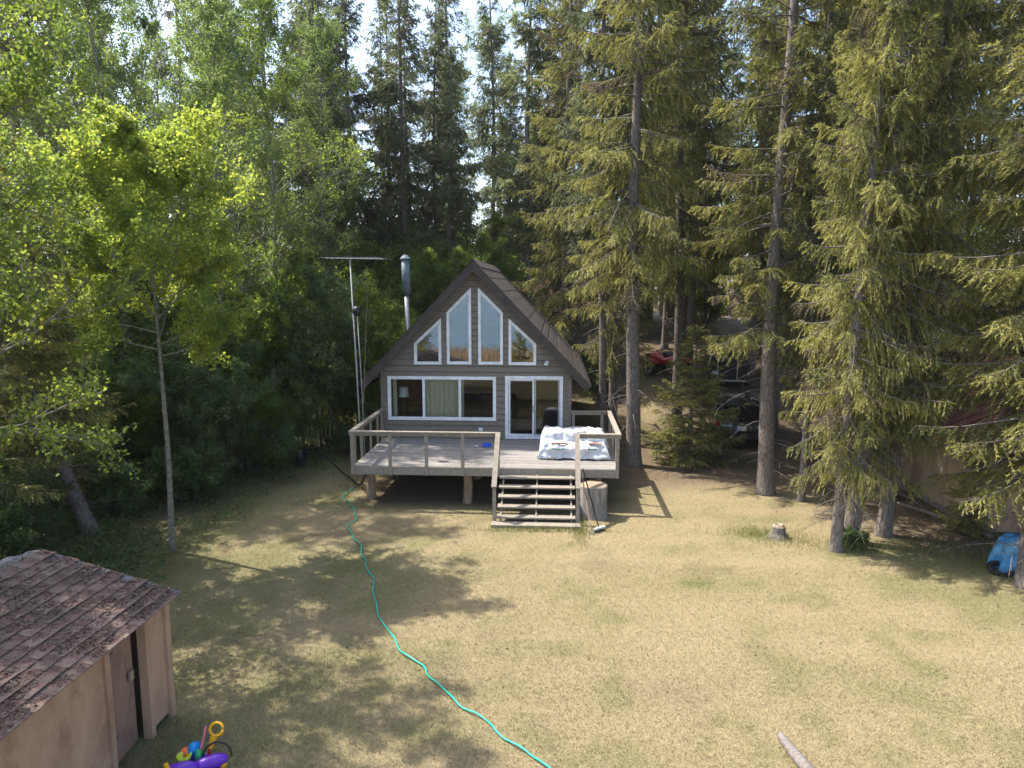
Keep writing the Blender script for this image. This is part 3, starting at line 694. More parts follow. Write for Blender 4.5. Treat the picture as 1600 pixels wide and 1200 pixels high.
for x_, s_, mt in ((RDX, 1, 'shingle'), (RDX, -1, 'shingle_skylit')):
    xe = (SX + .17) if s_ > 0 else SXW - .15
    ln = abs(xe - RDX); sl = (RDZ - EZ + .02) / ln * (1 if True else 1)
    rb = MB().prism([(RDX, RDZ), (xe, RDZ - ln * sl), (xe, RDZ - ln * sl + .03), (RDX, RDZ + .03)], lambda u, v, q: (u, q, v), 4.25, SYB + .12).build('roof', M['shingle_skylit'], shed)
    nrow = int(ln / .155); rw = ln / nrow
    meshes = []
    for k in range(6):
        r2 = random.Random(k + 50); nxq, nyq = 3, 3
        def sp(u, v, r2=r2):
            return ((u - .0) * (rw + .05), (v - .5) * .295 + r2.uniform(-.006, .006), .012 + .010 * u + r2.uniform(0, .010) + (.018 * r2.random() if u > .9 else 0))
        g = MB().grid(3, 3, sp); kk = len(g.v); g.add([(x, y, z - .012) for x, y, z in g.v], [])
        for a, b in ((3, 7), (7, 11), (11, 15)): g.f.append((a, b, kk + b, kk + a))
        for a, b in ((0, 1), (1, 2), (2, 3)): g.f.append((a, kk + a, kk + b, b))
        for a, b in ((12, 13), (13, 14), (14, 15)): g.f.append((a, b, kk + b, kk + a))
        m_ = g.mesh('shingle'); m_.materials.append(M[mt]); meshes.append(m_)
    y_lo = 5.2 if s_ > 0 else 6.6; ang = math.atan(sl)
    if s_ < 0: nrow_use = 4
    else: nrow_use = nrow
    for i in range(nrow_use):
        y = SYB + .10 - .15 - (i % 2) * .15
        if i % 2: 
            pass
        while y > y_lo:
            o = link('shingle', meshes[rr.randrange(6)], None, rb)
            xx = RDX + s_ * i * rw; zz = RDZ + .03 - i * rw * sl
            o.matrix_world = Matrix.Translation((xx, y, zz)) @ (Matrix.Rotation(math.pi, 4, 'Z') if s_ < 0 else Matrix.Identity(4)) @ Matrix.Rotation(ang, 4, 'Y') @ Matrix.Rotation(R(rr.uniform(-2, 2)), 4, 'Z')
            y -= .303
# litter on the shed roof
n = 42000; u = rng.rand(n) ** .8; y = 4.6 + 4.45 * rng.rand(n); x = RDX - .3 + u * (SX + .2 - RDX + .3)
dens = fbm(x * 3, y * 3, 1.6); ok = rng.rand(n) < np.clip((dens - .36) * 3.0 + u * .25, .05, 1); x, y = x[ok], y[ok]; n = len(x)
zr = RDZ + .055 - np.abs(x - RDX) * (RDZ - EZ + .02) / (SX + .17 - RDX)
az = rng.rand(n) * 6.28; L = (.012 + .032 * rng.rand(n))[:, None]; d = np.stack([np.cos(az), np.sin(az), rng.randn(n) * .35], -1); s_ = np.stack([-np.sin(az), np.cos(az), rng.randn(n) * .4], -1)
p = np.stack([x, y, zr + .012 * rng.rand(n)], -1); W = L * (.2 + .6 * rng.rand(n))[:, None]
V = np.stack([p - d * L / 2, p - s_ * W / 2, p + d * L / 2, p + s_ * W / 2], 1).reshape(-1, 3)
o = link('roof_litter', fast_mesh('roof_litter', V, 4, {'tone': np.clip(rng.normal(.45, .25, n), 0, 1)}), M['rooflitter'])
tag(o, 'dead leaves and needles lying on the shed roof', 'leaf litter', kind='stuff')

# ------------------------------------------------------------------ toys near the shed
def torus_handle(c, r, t, rot, n=16, a0=0, a1=2 * math.pi, sx=1):
    return MB().tube([Matrix.Translation(c) @ rot @ Vector((sx * r * math.cos(a), r * math.sin(a), 0)) for a in np.linspace(a0, a1, n)], t, 8)
tc = (-4.28, 7.58)
tub = empty('toy_tub', (tc[0], tc[1], 0), 'purple plastic toy tub full of sand toys on the shaded lawn', 'toy tub')
MB().lathe([(.24, 0), (.27, .02), (.32, .22), (.29, .22), (.26, .06), (0, .05)], (*tc, 0), 20).build('basin', M['purple'], tub, True, 0, 40)
for dx, dy, rz in ((-.13, -.10, 12), (.16, .05, 20)):
    T = Matrix.Translation((tc[0] + dx, tc[1] + dy, .30)) @ Matrix.Rotation(R(rz), 4, 'Z')
    pts = [T @ Vector((x, 0, .02 * math.sin(x * 9))) for x in np.linspace(-.2, .2, 9)]
    MB().tube(pts, [.04, .065, .08, .085, .085, .085, .08, .065, .04], 12).build('padded_rim', M['purple'], tub, True)
for dx, dy, m_ in ((-.28, -.12, 'lime'), (.30, .10, 'yellow'), (.02, -.24, 'orange'), (.18, -.18, 'toygreen')):
    MB().lathe([(0, -.05), (.035, -.035), (.05, 0), (.035, .035), (0, .05)], (tc[0] + dx, tc[1] + dy, .25), 10).build('knob', M[m_], tub, True)
torus_handle((tc[0] + .22, tc[1] + .12, .33), .17, .012, Matrix.Rotation(R(75), 4, 'X') @ Matrix.Rotation(R(10), 4, 'Y'), 14, 0, math.pi).build('carry_handle', M['black'], tub, True)
sh = empty('toy_shovel', (tc[0] + .14, tc[1] + .2, 0), 'yellow toy shovel with loop grip sticking out of the purple tub', 'toy')
MB().tube([(tc[0] + .08, tc[1] + .10, .16), (tc[0] + .12, tc[1] + .16, .42)], .02, 8).build('shaft', M['red_gloss'], sh)
MB().tube([(tc[0] + .12, tc[1] + .16, .41), (tc[0] + .15, tc[1] + .21, .54)], [.03, .045], 8).build('socket', M['yellow'], sh)
torus_handle((tc[0] + .17, tc[1] + .24, .61), .075, .018, Matrix.Rotation(R(70), 4, 'X'), 16, 0, 2 * math.pi, 1.1).build('grip', M['yellow'], sh, True)
tag(MB().tube([(tc[0] - .02, tc[1] + .06, .18), (tc[0] + .05, tc[1] + .22, .66)], .014, 8).build('toy_rake_handle', M['pink'], None), 'pink stick standing up out of the purple toy tub', 'toy')
tag(MB().lathe([(0, -.09), (.06, -.07), (.09, 0), (.06, .07), (0, .09)], (tc[0] - .1, tc[1] + .2, .36), 14).build('toy_ball', M['sky_blue'], None, True), 'bright blue ball in the purple toy tub', 'toy')
tag(MB().lathe([(0, -.07), (.05, -.05), (.07, 0), (.05, .05), (0, .07)], (tc[0] - .2, tc[1] + .17, .33), 14).build('toy_ball', M['orange'], None, True), 'orange ball in the toy tub beside the blue ball', 'toy')
tag(MB().lathe([(.05, 0), (.09, .12), (.08, .12), (.04, .02)], (tc[0] - .16, tc[1] + .06, .26), 12).build('toy_cup', M['lime'], None, True), 'lime green sand mould in the purple toy tub', 'toy')
tag(MB().lathe([(.06, 0), (.03, .14), (.0, .15)], (tc[0] - .0, tc[1] + .10, .28), 12).build('toy_cone', M['toygreen'], None, True), 'green cone toy at the foot of the pink stick', 'toy')
tag(MB().tube([(tc[0] - .30, tc[1] - .1, .36), (tc[0] - .12, tc[1] - .28, .34)], .028, 8).build('toy_spade_handle', M['yellow'], None), 'yellow bar lying across the rim of the purple tub', 'toy')

# ------------------------------------------------------------------ lawn bits
stump = empty('tree_stump', (5.41, 16.7, 0), 'short sawn tree stump with pale top standing on the lawn', 'stump')
MB().lathe([(.30, -.03), (.20, .06), (.16, .14), (.15, .27)], (5.41, 16.8, 0), 18, .13, 5).build('bark_side', M['bark'], stump, True, 0, 50)
MB().lathe([(.148, .271), (.10, .33), (.05, .29), (0, .31)], (5.41, 16.8, 0), 18, .13, 5).build('cut_face', M['endgrain'], stump)
MB().add([], [])
tag(MB().tube([(3.05, 8.95, .05), (3.12, 8.5, .06), (3.25, 8.0, .055), (3.4, 7.2, .05)], [.055, .075, .08, .08], 10).build('fallen_log', M['dirtwood'], None, True, 0, 60), 'grey weathered log lying on the lawn near the viewer', 'log')
bt = empty('tarp_heap', (9.85, 15.15, 0), 'blue tarp draped over a low heap beside the right-hand spruce trunk', 'tarp')
def tarp_pt(u, v):
    a = u * 2 * math.pi; k = 1 - v; rr_ = (.50 * (k ** .55)) * (1 + .14 * math.sin(3 * a + 1) + .10 * math.sin(7 * a) * k + .08 * wr(u * 6, v * 4, 2))
    return (9.85 + rr_ * 1.0 * math.cos(a), 15.15 + rr_ * .75 * math.sin(a), .02 + .72 * (1 - k ** 2.2) + .06 * wr(u * 7, v * 6, 1.5))
MB().grid(48, 16, tarp_pt).build('sheet', M['bluetarp'], bt, True)
ty_ = torus_handle((9.42, 14.90, .08), .20, .06, Matrix.Rotation(R(18), 4, 'X'), 22).build('old_tyre', M['rubber'], None, True)
tag(ty_, 'dark old tyre lying at the edge of the blue tarp', 'tyre')
tag(MB().box(-.04, .04, -.05, .05, -.1, .95, Matrix.Translation((-11.9, 18.6, 0))).build('fence_post', M['graywood'], None), 'weathered square post standing in the undergrowth left of the leaning spruce', 'post')
tag(MB().tube([(9.4, 19.4, .12), (10.0, 17.9, .16), (10.4, 16.9, .10)], [.03, .045, .05], 7).build('fallen_pole', M['dirtwood'], None), 'thin fallen pole lying below the tan wall', 'pole')
tag(MB().lathe([(.10, -.1), (.10, 1.0), (.13, 1.01), (.13, 1.06), (0, 1.1)], (1.75, 31.5, gz(1.75, 31.5).item()), 10).build('black_post', M['black'], None), 'short black post on the slope behind the cabin corner', 'post')

# ------------------------------------------------------------------ slatted loungers beside the cabin
def lounger(x, y, rz, label):
    z0 = gz(x, y).item()
    o = empty('slatted_lounger', (0, 0, 0), label, 'lounger', 'slatted loungers beside the cabin')
    for i in range(6): MB().box(-.30, .30, -.0 + i * .11, .085 + i * .11, .40, .425).build('seat_slat', M['graywood'], o)
    for i in range(5):
        MB().box(-.28 + i * .12, -.28 + i * .12 + .085, -.02, .0, .40, 1.05, Matrix.Translation((0, .66, 0)) @ Matrix.Rotation(R(-22), 4, 'X') @ Matrix.Translation((0, 0, 0))).build('back_slat', M['graywood'], o)
    for sx in (-.27, .27):
        for sy in (.05, .6): MB().box(sx - .03, sx + .03, sy - .03, sy + .03, 0, .40).build('leg', M['graywood'], o)
    o.location = (x, y, z0); o.rotation_euler = (0, 0, R(rz)); return o
lounger(1.0, 24.3, 8, 'grey slatted lounger against the right cabin wall')
lounger(1.75, 23.4, -10, 'grey slatted lounger nearer the deck corner trees')

# ------------------------------------------------------------------ vehicles
def wheel(parent, c, r, wdt, ax, rimmat='alu'):
    t = MB().lathe([(r * .6, -wdt / 2), (r * .92, -wdt / 2), (r, -wdt * .32), (r, wdt * .32), (r * .92, wdt / 2), (r * .6, wdt / 2)], (0, 0, 0), 22)
    T = Matrix.Translation(c) @ Matrix.Rotation(R(90), 4, ax)
    wo = t.xform(T).build('wheel', M['rubber'], parent, True, 0, 40)
    MB().lathe([(0, -wdt * .44), (r * .6, -wdt * .40), (r * .6, wdt * .40), (0, wdt * .44)], (0, 0, 0), 16).xform(T).build('rim', M[rimmat], wo, True, 0, 30)
def suv(label, x, y, rz, mat, sc_=1.0):
    o = empty('parked_suv', (0, 0, 0), label, 'car')
    Wd = .93
    # side profile (y from rear 0 to front 4.6, z)
    low = [(.05, .35), (.0, .55), (.02, .95), (.06, 1.05), (4.0, 1.02), (4.5, .85), (4.62, .6), (4.55, .32)]
    def body(profile, w0, w1):
        mb = MB(); n = len(profile); zs = [p[1] for p in profile]; z0, z1 = min(zs), max(zs)
        secs = []
        for s in (-1, -.86, .86, 1):
            k = 1 if abs(s) < .9 else .0
            ring = []
            for (yy, zz) in profile:
                wv = w0 + (w1 - w0) * (zz - z0) / (z1 - z0)
                sh_ = 1 if k else .985
                cy = 2.3
                ring.append((s * wv, cy + (yy - cy) * sh_, zz if k else z0 + (zz - z0) * .965))
            secs.append(ring)
        vs = [p for r_ in secs for p in r_]
        fs = [tuple(range(n)), tuple(3 * n + i for i in range(n))[::-1]]
        for a in range(3):
            for i in range(n):
                j = (i + 1) % n; fs.append((a * n + j, a * n + i, (a + 1) * n + i, (a + 1) * n + j))
        return mb.add(vs, fs)
    body(low, Wd, Wd * .97).build('body', mat, o, True, 0, 35)
    body([(.10, 1.0), (.32, 1.60), (.55, 1.70), (2.3, 1.70), (3.3, 1.02)], Wd * .95, Wd * .72).build('cabin_top', mat, o, True, 0, 35)
    # rear glass follows the slanted tailgate
    MB().add([(-.70, .10, 1.10), (.70, .10, 1.10), (.60, .275, 1.55), (-.60, .275, 1.55), (-.70, .13, 1.10), (.70, .13, 1.10), (.60, .30, 1.55), (-.60, .30, 1.55)], [(0, 1, 2, 3), (0, 4, 5, 1), (1, 5, 6, 2), (2, 6, 7, 3), (3, 7, 4, 0)]).build('rear_window', M['darkglass'], o)
    for s in (-1, 1):
        MB().add([(s * .905, .75, 1.10), (s * .905, 2.75, 1.10), (s * .735, 2.3, 1.58), (s * .735, .8, 1.58)], [(0, 1, 2, 3) if s > 0 else (3, 2, 1, 0)]).build('side_window', M['darkglass'], o)
        MB().box(s * .84 - .10, s * .84 + .085, -.025, .10, .72, .98).build('tail_light', M['tail'], o, False, .02)
        MB().box(s * .98 - .10, s * .98 + .08, 2.85, 2.98, 1.06, 1.20).build('mirror', mat, o, False, .03)
        MB().tube([(s * .60, .6, 1.75), (s * .60, 2.2, 1.75)], .02, 6).build('roof_rack_rail', M['black'], o)
        MB().box(s * .5 - .22, s * .5 + .22, 4.56, 4.63, .68, .80).build('headlight', M['plate'], o)
        for yy in (.85, 3.75): wheel(o, (s * .84, yy, .36), .36, .23, 'Y')
    MB().box(-.90, .90, -.06, .06, .36, .60).build('rear_bumper', M['black'], o, False, .03)
    MB().box(-.62, .62, -.02, .03, 1.54, 1.58, Matrix.Translation((0, .2, .04))).build('spoiler', mat, o)
    pl = MB().box(-.155, .155, -.035, -.012, .70, .86).build('number_plate', M['plate'], o)
    MB().box(-.26, -.17, -.03, -.012, .70, .86).build('plate_reflection', M['reflection_blue'], o)  # bluish reflection left of the plate, painted as a flat block
    MB().box(-.10, .10, -.03, .02, .93, .955).build('badge', M['chrome'], o)
    MB().tube([(.1, .06, 1.14), (.45, .13, 1.22)], .012, 6).build('wiper', M['black'], o)
    o.location = (x, y, gz(x, y).item()); o.rotation_euler = (0, 0, R(rz)); return o
suv('dark navy SUV parked behind the bushy young spruce, rear towards viewer', 6.75, 25.6, -6, M['navy'])
# trailer with a dark cage body behind the SUV
tr = empty('utility_trailer', (0, 0, 0), 'dark box trailer with rounded roof standing behind the navy SUV', 'trailer')
def arch(t, w_=.85, z0=.5, z1=2.0):
    return [(-w_, z0), (w_, z0), (w_, z1 - .3), (w_ * .8, z1 - .08), (w_ * .4, z1), (-w_ * .4, z1), (-w_ * .8, z1 - .08), (-w_, z1 - .3)]
MB().prism(arch(0), lambda u, v, q: (u, q, v), 0, 2.6).build('box_body', M['black'], tr)
for s in (-.42, .42): MB().box(s - .02, s + .02, -.03, -.002, .55, 1.75).build('door_bar', M['steel'], tr)
MB().box(-.80, .80, -.05, -.004, .50, .58).build('bumper_bar', M['steel'], tr)
MB().box(-.68, -.38, -.03, -.003, .80, .95).build('number_plate', M['plate'], tr)
for s in (-.95, .95): wheel(tr, (s, 1.3, .33), .33, .2, 'Y')
tr.location = (7.6, 31.6, gz(7.6, 31.6).item()); tr.rotation_euler = (0, 0, R(-8))
# red quad bike
qd = empty('quad_bike', (0, 0, 0), 'red quad bike parked on the dirt track among the trunks', 'quad bike')
for sx in (-.48, .48):
    for sy in (-.62, .62): wheel(qd, (sx, sy, .31), .31, .25, 'Y', 'black')
    MB().grid(8, 2, lambda u, v, sx=sx: (sx + (v - .5) * .36, -.62 + .42 * math.cos(math.pi * (1 - u)), .52 + .20 * math.sin(math.pi * u))).build('fender', M['red_gloss'], qd, True)
    MB().grid(8, 2, lambda u, v, sx=sx: (sx + (v - .5) * .36, .62 + .42 * math.cos(math.pi * (1 - u)), .52 + .20 * math.sin(math.pi * u))).build('fender', M['red_gloss'], qd, True)
MB().tube([(0, -.9, .62), (0, -.4, .72), (0, .1, .62), (0, .5, .78), (0, .95, .68)], [.16, .24, .18, .26, .14], 10).build('body', M['red_gloss'], qd, True)
MB().tube([(0, -.6, .88), (0, -.1, .86), (0, .15, .90)], [.13, .15, .10], 10).build('seat', M['black'], qd, True)
MB().tube([(-.40, .25, 1.08), (-.2, .38, 1.06), (.2, .38, 1.06), (.40, .25, 1.08)], .022, 7).build('handlebar', M['black'], qd)
for y0 in (-.85, .60):
    mb = MB()
    for i in range(5): mb.tube([(-.38, y0 + i * .09, .88), (.38, y0 + i * .09, .88)], .012, 5)
    mb.tube([(-.38, y0, .88), (-.38, y0 + .36, .88)], .014, 5).tube([(.38, y0, .88), (.38, y0 + .36, .88)], .014, 5).tube([(-.2, y0 + .18, .7), (-.2, y0 + .18, .88)], .014, 5).tube([(.2, y0 + .18, .7), (.2, y0 + .18, .88)], .014, 5)
    mb.build('cargo_rack', M['black'], qd)
qd.location = (5.25, 33.6, gz(5.25, 33.6).item()); qd.rotation_euler = (0, 0, R(55)); qd.scale = (1.1, 1.1, 1.1)

# ------------------------------------------------------------------ other buildings
def gable_house(name, label, x0, x1, y0, y1, z0, zw, zr, wallm, roofm, along='X', over=.35, boards=.2, boardm=None, ribs=None):
    o = empty(name, ((x0 + x1) / 2, y0, z0), label, 'building')
    mb = MB()
    if along == 'X':
        ym = (y0 + y1) / 2; mb.prism([(y0, z0 - .4), (y1, z0 - .4), (y1, zw), (ym, zr - .1), (y0, zw)], lambda u, v, q: (q, u, v), x0, x1)
    else:
        xm = (x0 + x1) / 2; mb.prism([(x0, z0 - .4), (x1, z0 - .4), (x1, zw), (xm, zr - .1), (x0, zw)], lambda u, v, q: (u, q, v), y0, y1)
    wl_ = mb.build('wall', wallm, o)
    if along == 'X': c, hw, fn, a, b = (y0 + y1) / 2, (y1 - y0) / 2, (lambda u, v, q: (q, u, v)), x0 - over, x1 + over
    else: c, hw, fn, a, b = (x0 + x1) / 2, (x1 - x0) / 2, (lambda u, v, q: (u, q, v)), y0 - over, y1 + over
    sl = (zr - zw) / hw
    for s in (-1, 1):
        e = hw + over
        rf = MB().prism([(c, zr), (c + s * e, zr - e * sl), (c + s * e, zr - e * sl + .06), (c, zr + .06)], fn, a, b).build('roof', roofm, o)
        if ribs:
            t = a + .05
            while t < b:
                MB().prism([(c, zr + .061), (c + s * e, zr - e * sl + .061), (c + s * e, zr - e * sl + .095), (c, zr + .095)], fn, t, t + .04).build('roof_rib', roofm, rf); t += ribs
    if boards and along == 'X':
        z = z0 - .1
        while z < zw - .02:
            MB().prism([(y0 - .025, z), (y0, z), (y0, z + boards), (y0 - .006, z + boards)], fn, x0, x1).build('siding_board', boardm, wl_); z += boards
    return o
zb = 2.75
bh = gable_house('back_building', 'grey sided building with red metal roof on the rise behind the cabin', -5.5, 2.75, 39.5, 45, zb, 4.75, 6.3, M['siding_gray'], M['redmetal'], 'X', .35, .2, M['siding_gray'], .4)
MB().box(.6, 1.4, 39.44, 39.47, 3.6, 4.3).build('window', M['darkglass'], bh); MB().box(2.72, 2.80, 39.43, 39.50, zb - .3, 4.7).build('corner_trim', M['black'], bh)
nbh = gable_house('garage', 'tan walled garage with red metal roof behind the right-hand spruces', 10.45, 17.5, 17.5, 27.0, 0, 2.2, 3.75, M['stucco'], M['redmetal'], 'Y', .45, 0, None, .45)
MB().box(10.40, 10.52, 17.43, 17.52, 0, 2.3).build('corner_post', M['log'], nbh)
for i in range(7): MB().box(10.43, 10.448, 17.9 + i * 1.22, 17.94 + i * 1.22, .02, 2.2).build('wall_batten', M['stucco'], nbh)
MB().box(10.53, 12.6, 17.46, 17.497, .05, 2.2).build('garage_door', M['ply'], nbh)
MB().box(10.42, 10.446, 17.55, 26.9, -.05, .16).build('sill_board', M['dirtwood'], nbh)
rs_ = gable_house('red_shed', 'small red board shed far back along the dirt track', 7.2, 9.6, 47, 50, 3.3, 5.6, 6.4, M['redmetal'], M['house_roof'], 'X', .2, 0)
for i in range(9): MB().box(7.22 + i * .265, 7.44 + i * .265, 46.97, 46.999, 3.2, 5.5).build('wall_board', M['red_paint'], rs_)
lh = gable_house('left_house', 'pale neighbouring house with grey roof glimpsed through left trees', -36, -19, 38, 46, 1.0, 3.8, 7.5, M['house_pale'], M['house_roof'], 'X', .5, 0)
for i in range(4): MB().box(-34 + i * 4, -32.6 + i * 4, 37.95, 37.99, 2.0, 3.3).build('window', M['darkglass'], lh)

# ------------------------------------------------------------------ trees
def tri_sprays(p, d, L, W, rs):
    side = norm(norm(np.cross(d, np.array([0, 0, 1.]))) + rs.randn(len(d), 3) * .55); side = norm(side - d * (side * d).sum(-1, keepdims=True))
    return np.stack([p - side * W[:, None] / 2, p + side * W[:, None] / 2, p + d * L[:, None]], 1).reshape(-1, 3)
def make_spruce(seed, H, cb, Rm, r0=.24, whorl=.33, droop=.55, dens=1.0, gap=.08, deadfrac=.10, hang=.5, deadlow=26, lean=0, nl=.13, nw=.030, p_exp=.75, inner=.08):
    rs = np.random.RandomState(seed); wood = MB()
    ph = rs.rand(4) * 6
    def ax(z):
        return np.array([.10 * math.sin(z * .35 + ph[0]) - .10 * math.sin(ph[0]) + lean * z, .10 * math.sin(z * .3 + ph[1]) - .10 * math.sin(ph[1]), z])
    zs = np.concatenate([[-.15, .12, .4], np.linspace(.9, H, 18)])
    wood.tube([ax(z) for z in zs], [r0 * ((1 - max(0, z) / H) ** .85 * .93 + .012) * (1.45 if z < 0 else 1.22 if z < .3 else 1.08 if z < .6 else 1) for z in zs], 11)
    Vs, Ts = [], []
    h = cb
    while h < H - .12:
        t = (h - cb) / (H - cb)
        Lw = Rm * ((1 - t) ** p_exp) * (.62 + .38 * min(1, t / .18)) + .12
        for b in range(rs.randint(4, 7)):
            if rs.rand() < gap: continue
            hb = h + rs.uniform(-.15, .15); Lb = Lw * rs.uniform(.5, 1.15); az = rs.rand() * 2 * np.pi
            e0 = R(-8 + 50 * t ** 1.4) + rs.randn() * R(8)
            s = np.linspace(0, 1, 6)
            o = ax(hb); dr2 = np.array([math.cos(az), math.sin(az)])
            rad = Lb * s * math.cos(e0); zz = Lb * (s * math.sin(e0) - droop * (1 - .7 * t) * s ** 1.5 * .62 + .22 * s ** 3)
            bend = Lb * .12 * rs.randn() * s ** 2
            P = np.stack([o[0] + dr2[0] * rad - dr2[1] * bend, o[1] + dr2[1] * rad + dr2[0] * bend, hb + zz], -1)
            wood.tube(P, [max(.004, (.008 + .009 * Lb) * (1 - .85 * q)) for q in s], 4, False)
            m = max(8, int(Lb / .048 * dens)); ss = inner + (1 - inner) * rs.rand(m) ** .85
            PP = np.stack([np.interp(ss, s, P[:, k]) for k in range(3)], -1)
            i0 = np.clip((ss * 5).astype(int), 0, 4); Tn = norm(P[i0 + 1] - P[i0]); S = norm(np.cross(Tn, [0, 0, 1.]))
            sg = np.where(rs.rand(m) < .5, -1, 1)[:, None]
            d = norm(Tn * rs.uniform(.25, .9, (m, 1)) + S * sg * rs.uniform(.25, 1.0, (m, 1)) + np.array([0, 0, -1]) * rs.uniform(-.05, hang * 1.5, (m, 1)))
            tl = (.16 + .62 * (1 - ss) ** .8 * min(1, Lb / 1.5)) * rs.uniform(.6, 1.25, m)
            K = np.clip((tl / (.019 if nl > .12 else .0115)).astype(int), 8, 60); ii = np.repeat(np.arange(m), K); u = rs.rand(len(ii))
            p = PP[ii] + d[ii] * (tl[ii] * u)[:, None]; p[:, 2] -= .25 * tl[ii] * u * u
            nd_ = norm(d[ii] + rs.randn(len(ii), 3) * .42)
            Ln = nl * rs.uniform(.6, 1.2, len(ii)); Wn = nw * rs.uniform(.6, 1.2, len(ii))
            Vs.append(tri_sprays(p, nd_, Ln, Wn, rs))
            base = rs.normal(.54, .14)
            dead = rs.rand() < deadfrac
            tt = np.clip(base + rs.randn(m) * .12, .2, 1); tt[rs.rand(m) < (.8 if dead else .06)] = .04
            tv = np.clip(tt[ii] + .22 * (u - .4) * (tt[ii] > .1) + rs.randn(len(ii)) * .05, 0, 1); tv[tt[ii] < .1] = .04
            Ts.append(tv)
        h += whorl * rs.uniform(.75, 1.25)
    # dead lower limbs
    for k in range(deadlow):
        hb = rs.uniform(.8, cb + 1.5); az = rs.rand() * 6.28; Lb = rs.uniform(.4, min(1.7, Rm)); o = ax(hb)
        pts = [o + np.array([math.cos(az + .2 * q) * Lb * q, math.sin(az + .2 * q) * Lb * q, -.35 * Lb * q * q + .05 * q]) for q in (0, .35, .7, 1)]
        wood.tube(pts, [.014, .010, .007, .004], 4, False)
        for j in range(5):
            q = rs.uniform(.3, 1); b0 = o + np.array([math.cos(az + .2 * q) * Lb * q, math.sin(az + .2 * q) * Lb * q, -.35 * Lb * q * q + .05 * q])
            wood.tube([b0, b0 + np.array([rs.randn() * .2, rs.randn() * .2, -rs.rand() * .3])], [.006, .003], 3, False)
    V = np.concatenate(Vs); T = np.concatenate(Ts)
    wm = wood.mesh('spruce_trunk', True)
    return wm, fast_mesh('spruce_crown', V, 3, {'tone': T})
def make_leafy(seed, H, cb, spread, nlimb, r0, leaf=.07, nleaf=26, lean=(0, 0), stems=1, limb_el=(35, 65), twig_n=(5, 6), limb_len=None, wander=.25, tone0=.5, sway=.12):
    rs = np.random.RandomState(seed); wood = MB(); TP, TD, TT = [], [], []
    def tw(p, d, L, r, lvl, tone):
        n = 4; pts = [np.array(p)]; dd = np.array(d)
        for i in range(n):
            dd = norm(dd + rs.randn(3) * wander * .5 + np.array([0, 0, .06 if lvl < 2 else -.02])); pts.append(pts[-1] + dd * L / n)
        wood.tube(pts, [max(.003, r * (1 - .75 * i / n)) for i in range(n + 1)], 5 if lvl == 0 else 4 if lvl == 1 else 3, False)
        if lvl < 2:
            for k in range(twig_n[lvl] + rs.randint(0, 3)):
                q = rs.uniform(.25, 1.0); i = min(n - 1, int(q * n)); f_ = q * n - i; b0 = pts[i] * (1 - f_) + pts[i + 1] * f_
                bd = norm(pts[i + 1] - pts[i]); pr = norm(np.cross(bd, rs.randn(3))); an_ = R(rs.uniform(30, 65))
                tw(b0, norm(bd * math.cos(an_) + pr * math.sin(an_) + np.array([0, 0, .12])), L * rs.uniform(.32, .55), r * .45, lvl + 1, tone + rs.randn() * .08)
        if lvl >= 1:
            kk = nleaf if lvl == 2 else nleaf // 2
            q = rs.rand(kk) ** .8 * n; i = np.clip(q.astype(int), 0, n - 1); P = np.array(pts); f_ = (q - i)[:, None]
            TP.append(P[i] * (1 - f_) + P[i + 1] * f_ + rs.randn(kk, 3) * (.055 + .03 * L)); TT.append(np.clip(tone + rs.randn(kk) * .16, 0, 1))
    for s_ in range(stems):
        if stems == 1: b = np.zeros(3); ln = np.array([lean[0], lean[1]]); Hs = H
        else:
            a = rs.rand() * 6.28; b = np.array([math.cos(a), math.sin(a), 0]) * rs.uniform(.05, .5) * spread * .5; ln = np.array([math.cos(a), math.sin(a)]) * rs.uniform(.1, .5) * spread / H * 1.3; Hs = H * rs.uniform(.6, 1)
        ph = rs.rand(2) * 6
        ax = lambda z: b + np.array([ln[0] * z + sway * math.sin(z * .6 + ph[0]) * min(1, z / 2), ln[1] * z + sway * math.sin(z * .5 + ph[1]) * min(1, z / 2), z])
        zs = np.concatenate([[-.1, .2], np.linspace(.6, Hs, 12)])
        rr0 = r0 if stems == 1 else r0 * .55
        wood.tube([ax(z) for z in zs], [rr0 * ((1 - max(0, z) / Hs) * .95 + .03) * (1.3 if z < 0 else 1.05) for z in zs], 9 if stems == 1 else 6)
        nl_ = nlimb if stems == 1 else max(4, nlimb // stems + 2)
        for k in range(nl_):
            t = (k + rs.rand()) / nl_; z = cb + (Hs - cb) * t * .97; az = k * 2.4 + rs.rand() * 1.2; el = R(rs.uniform(*limb_el) + 15 * t)
            L = spread * (1 - .62 * t) * rs.uniform(.6, 1.1) * (.7 + .3 * min(1, t * 5))
            tw(ax(z), np.array([math.cos(az) * math.cos(el), math.sin(az) * math.cos(el), math.sin(el)]), L, rr0 * .33 * (1 - .6 * t), 0, tone0 + rs.randn() * .08)
    P = np.concatenate(TP); T = np.concatenate(TT); n = len(P)
    nn = norm(rs.randn(n, 3) + np.array([0, 0, .5])); a = norm(np.cross(nn, rs.randn(n, 3))); b = np.cross(nn, a)
    L = (leaf * rs.uniform(.65, 1.25, n))[:, None]; W = L * .8
    V = np.stack([P - a * L * .5, P - b * W * .5 + a * L * .08, P + a * L * .55, P + b * W * .5 + a * L * .08], 1).reshape(-1, 3)
    return wood.mesh('leafy_trunk', True), fast_mesh('leafy_crown', V, 4, {'tone': T})

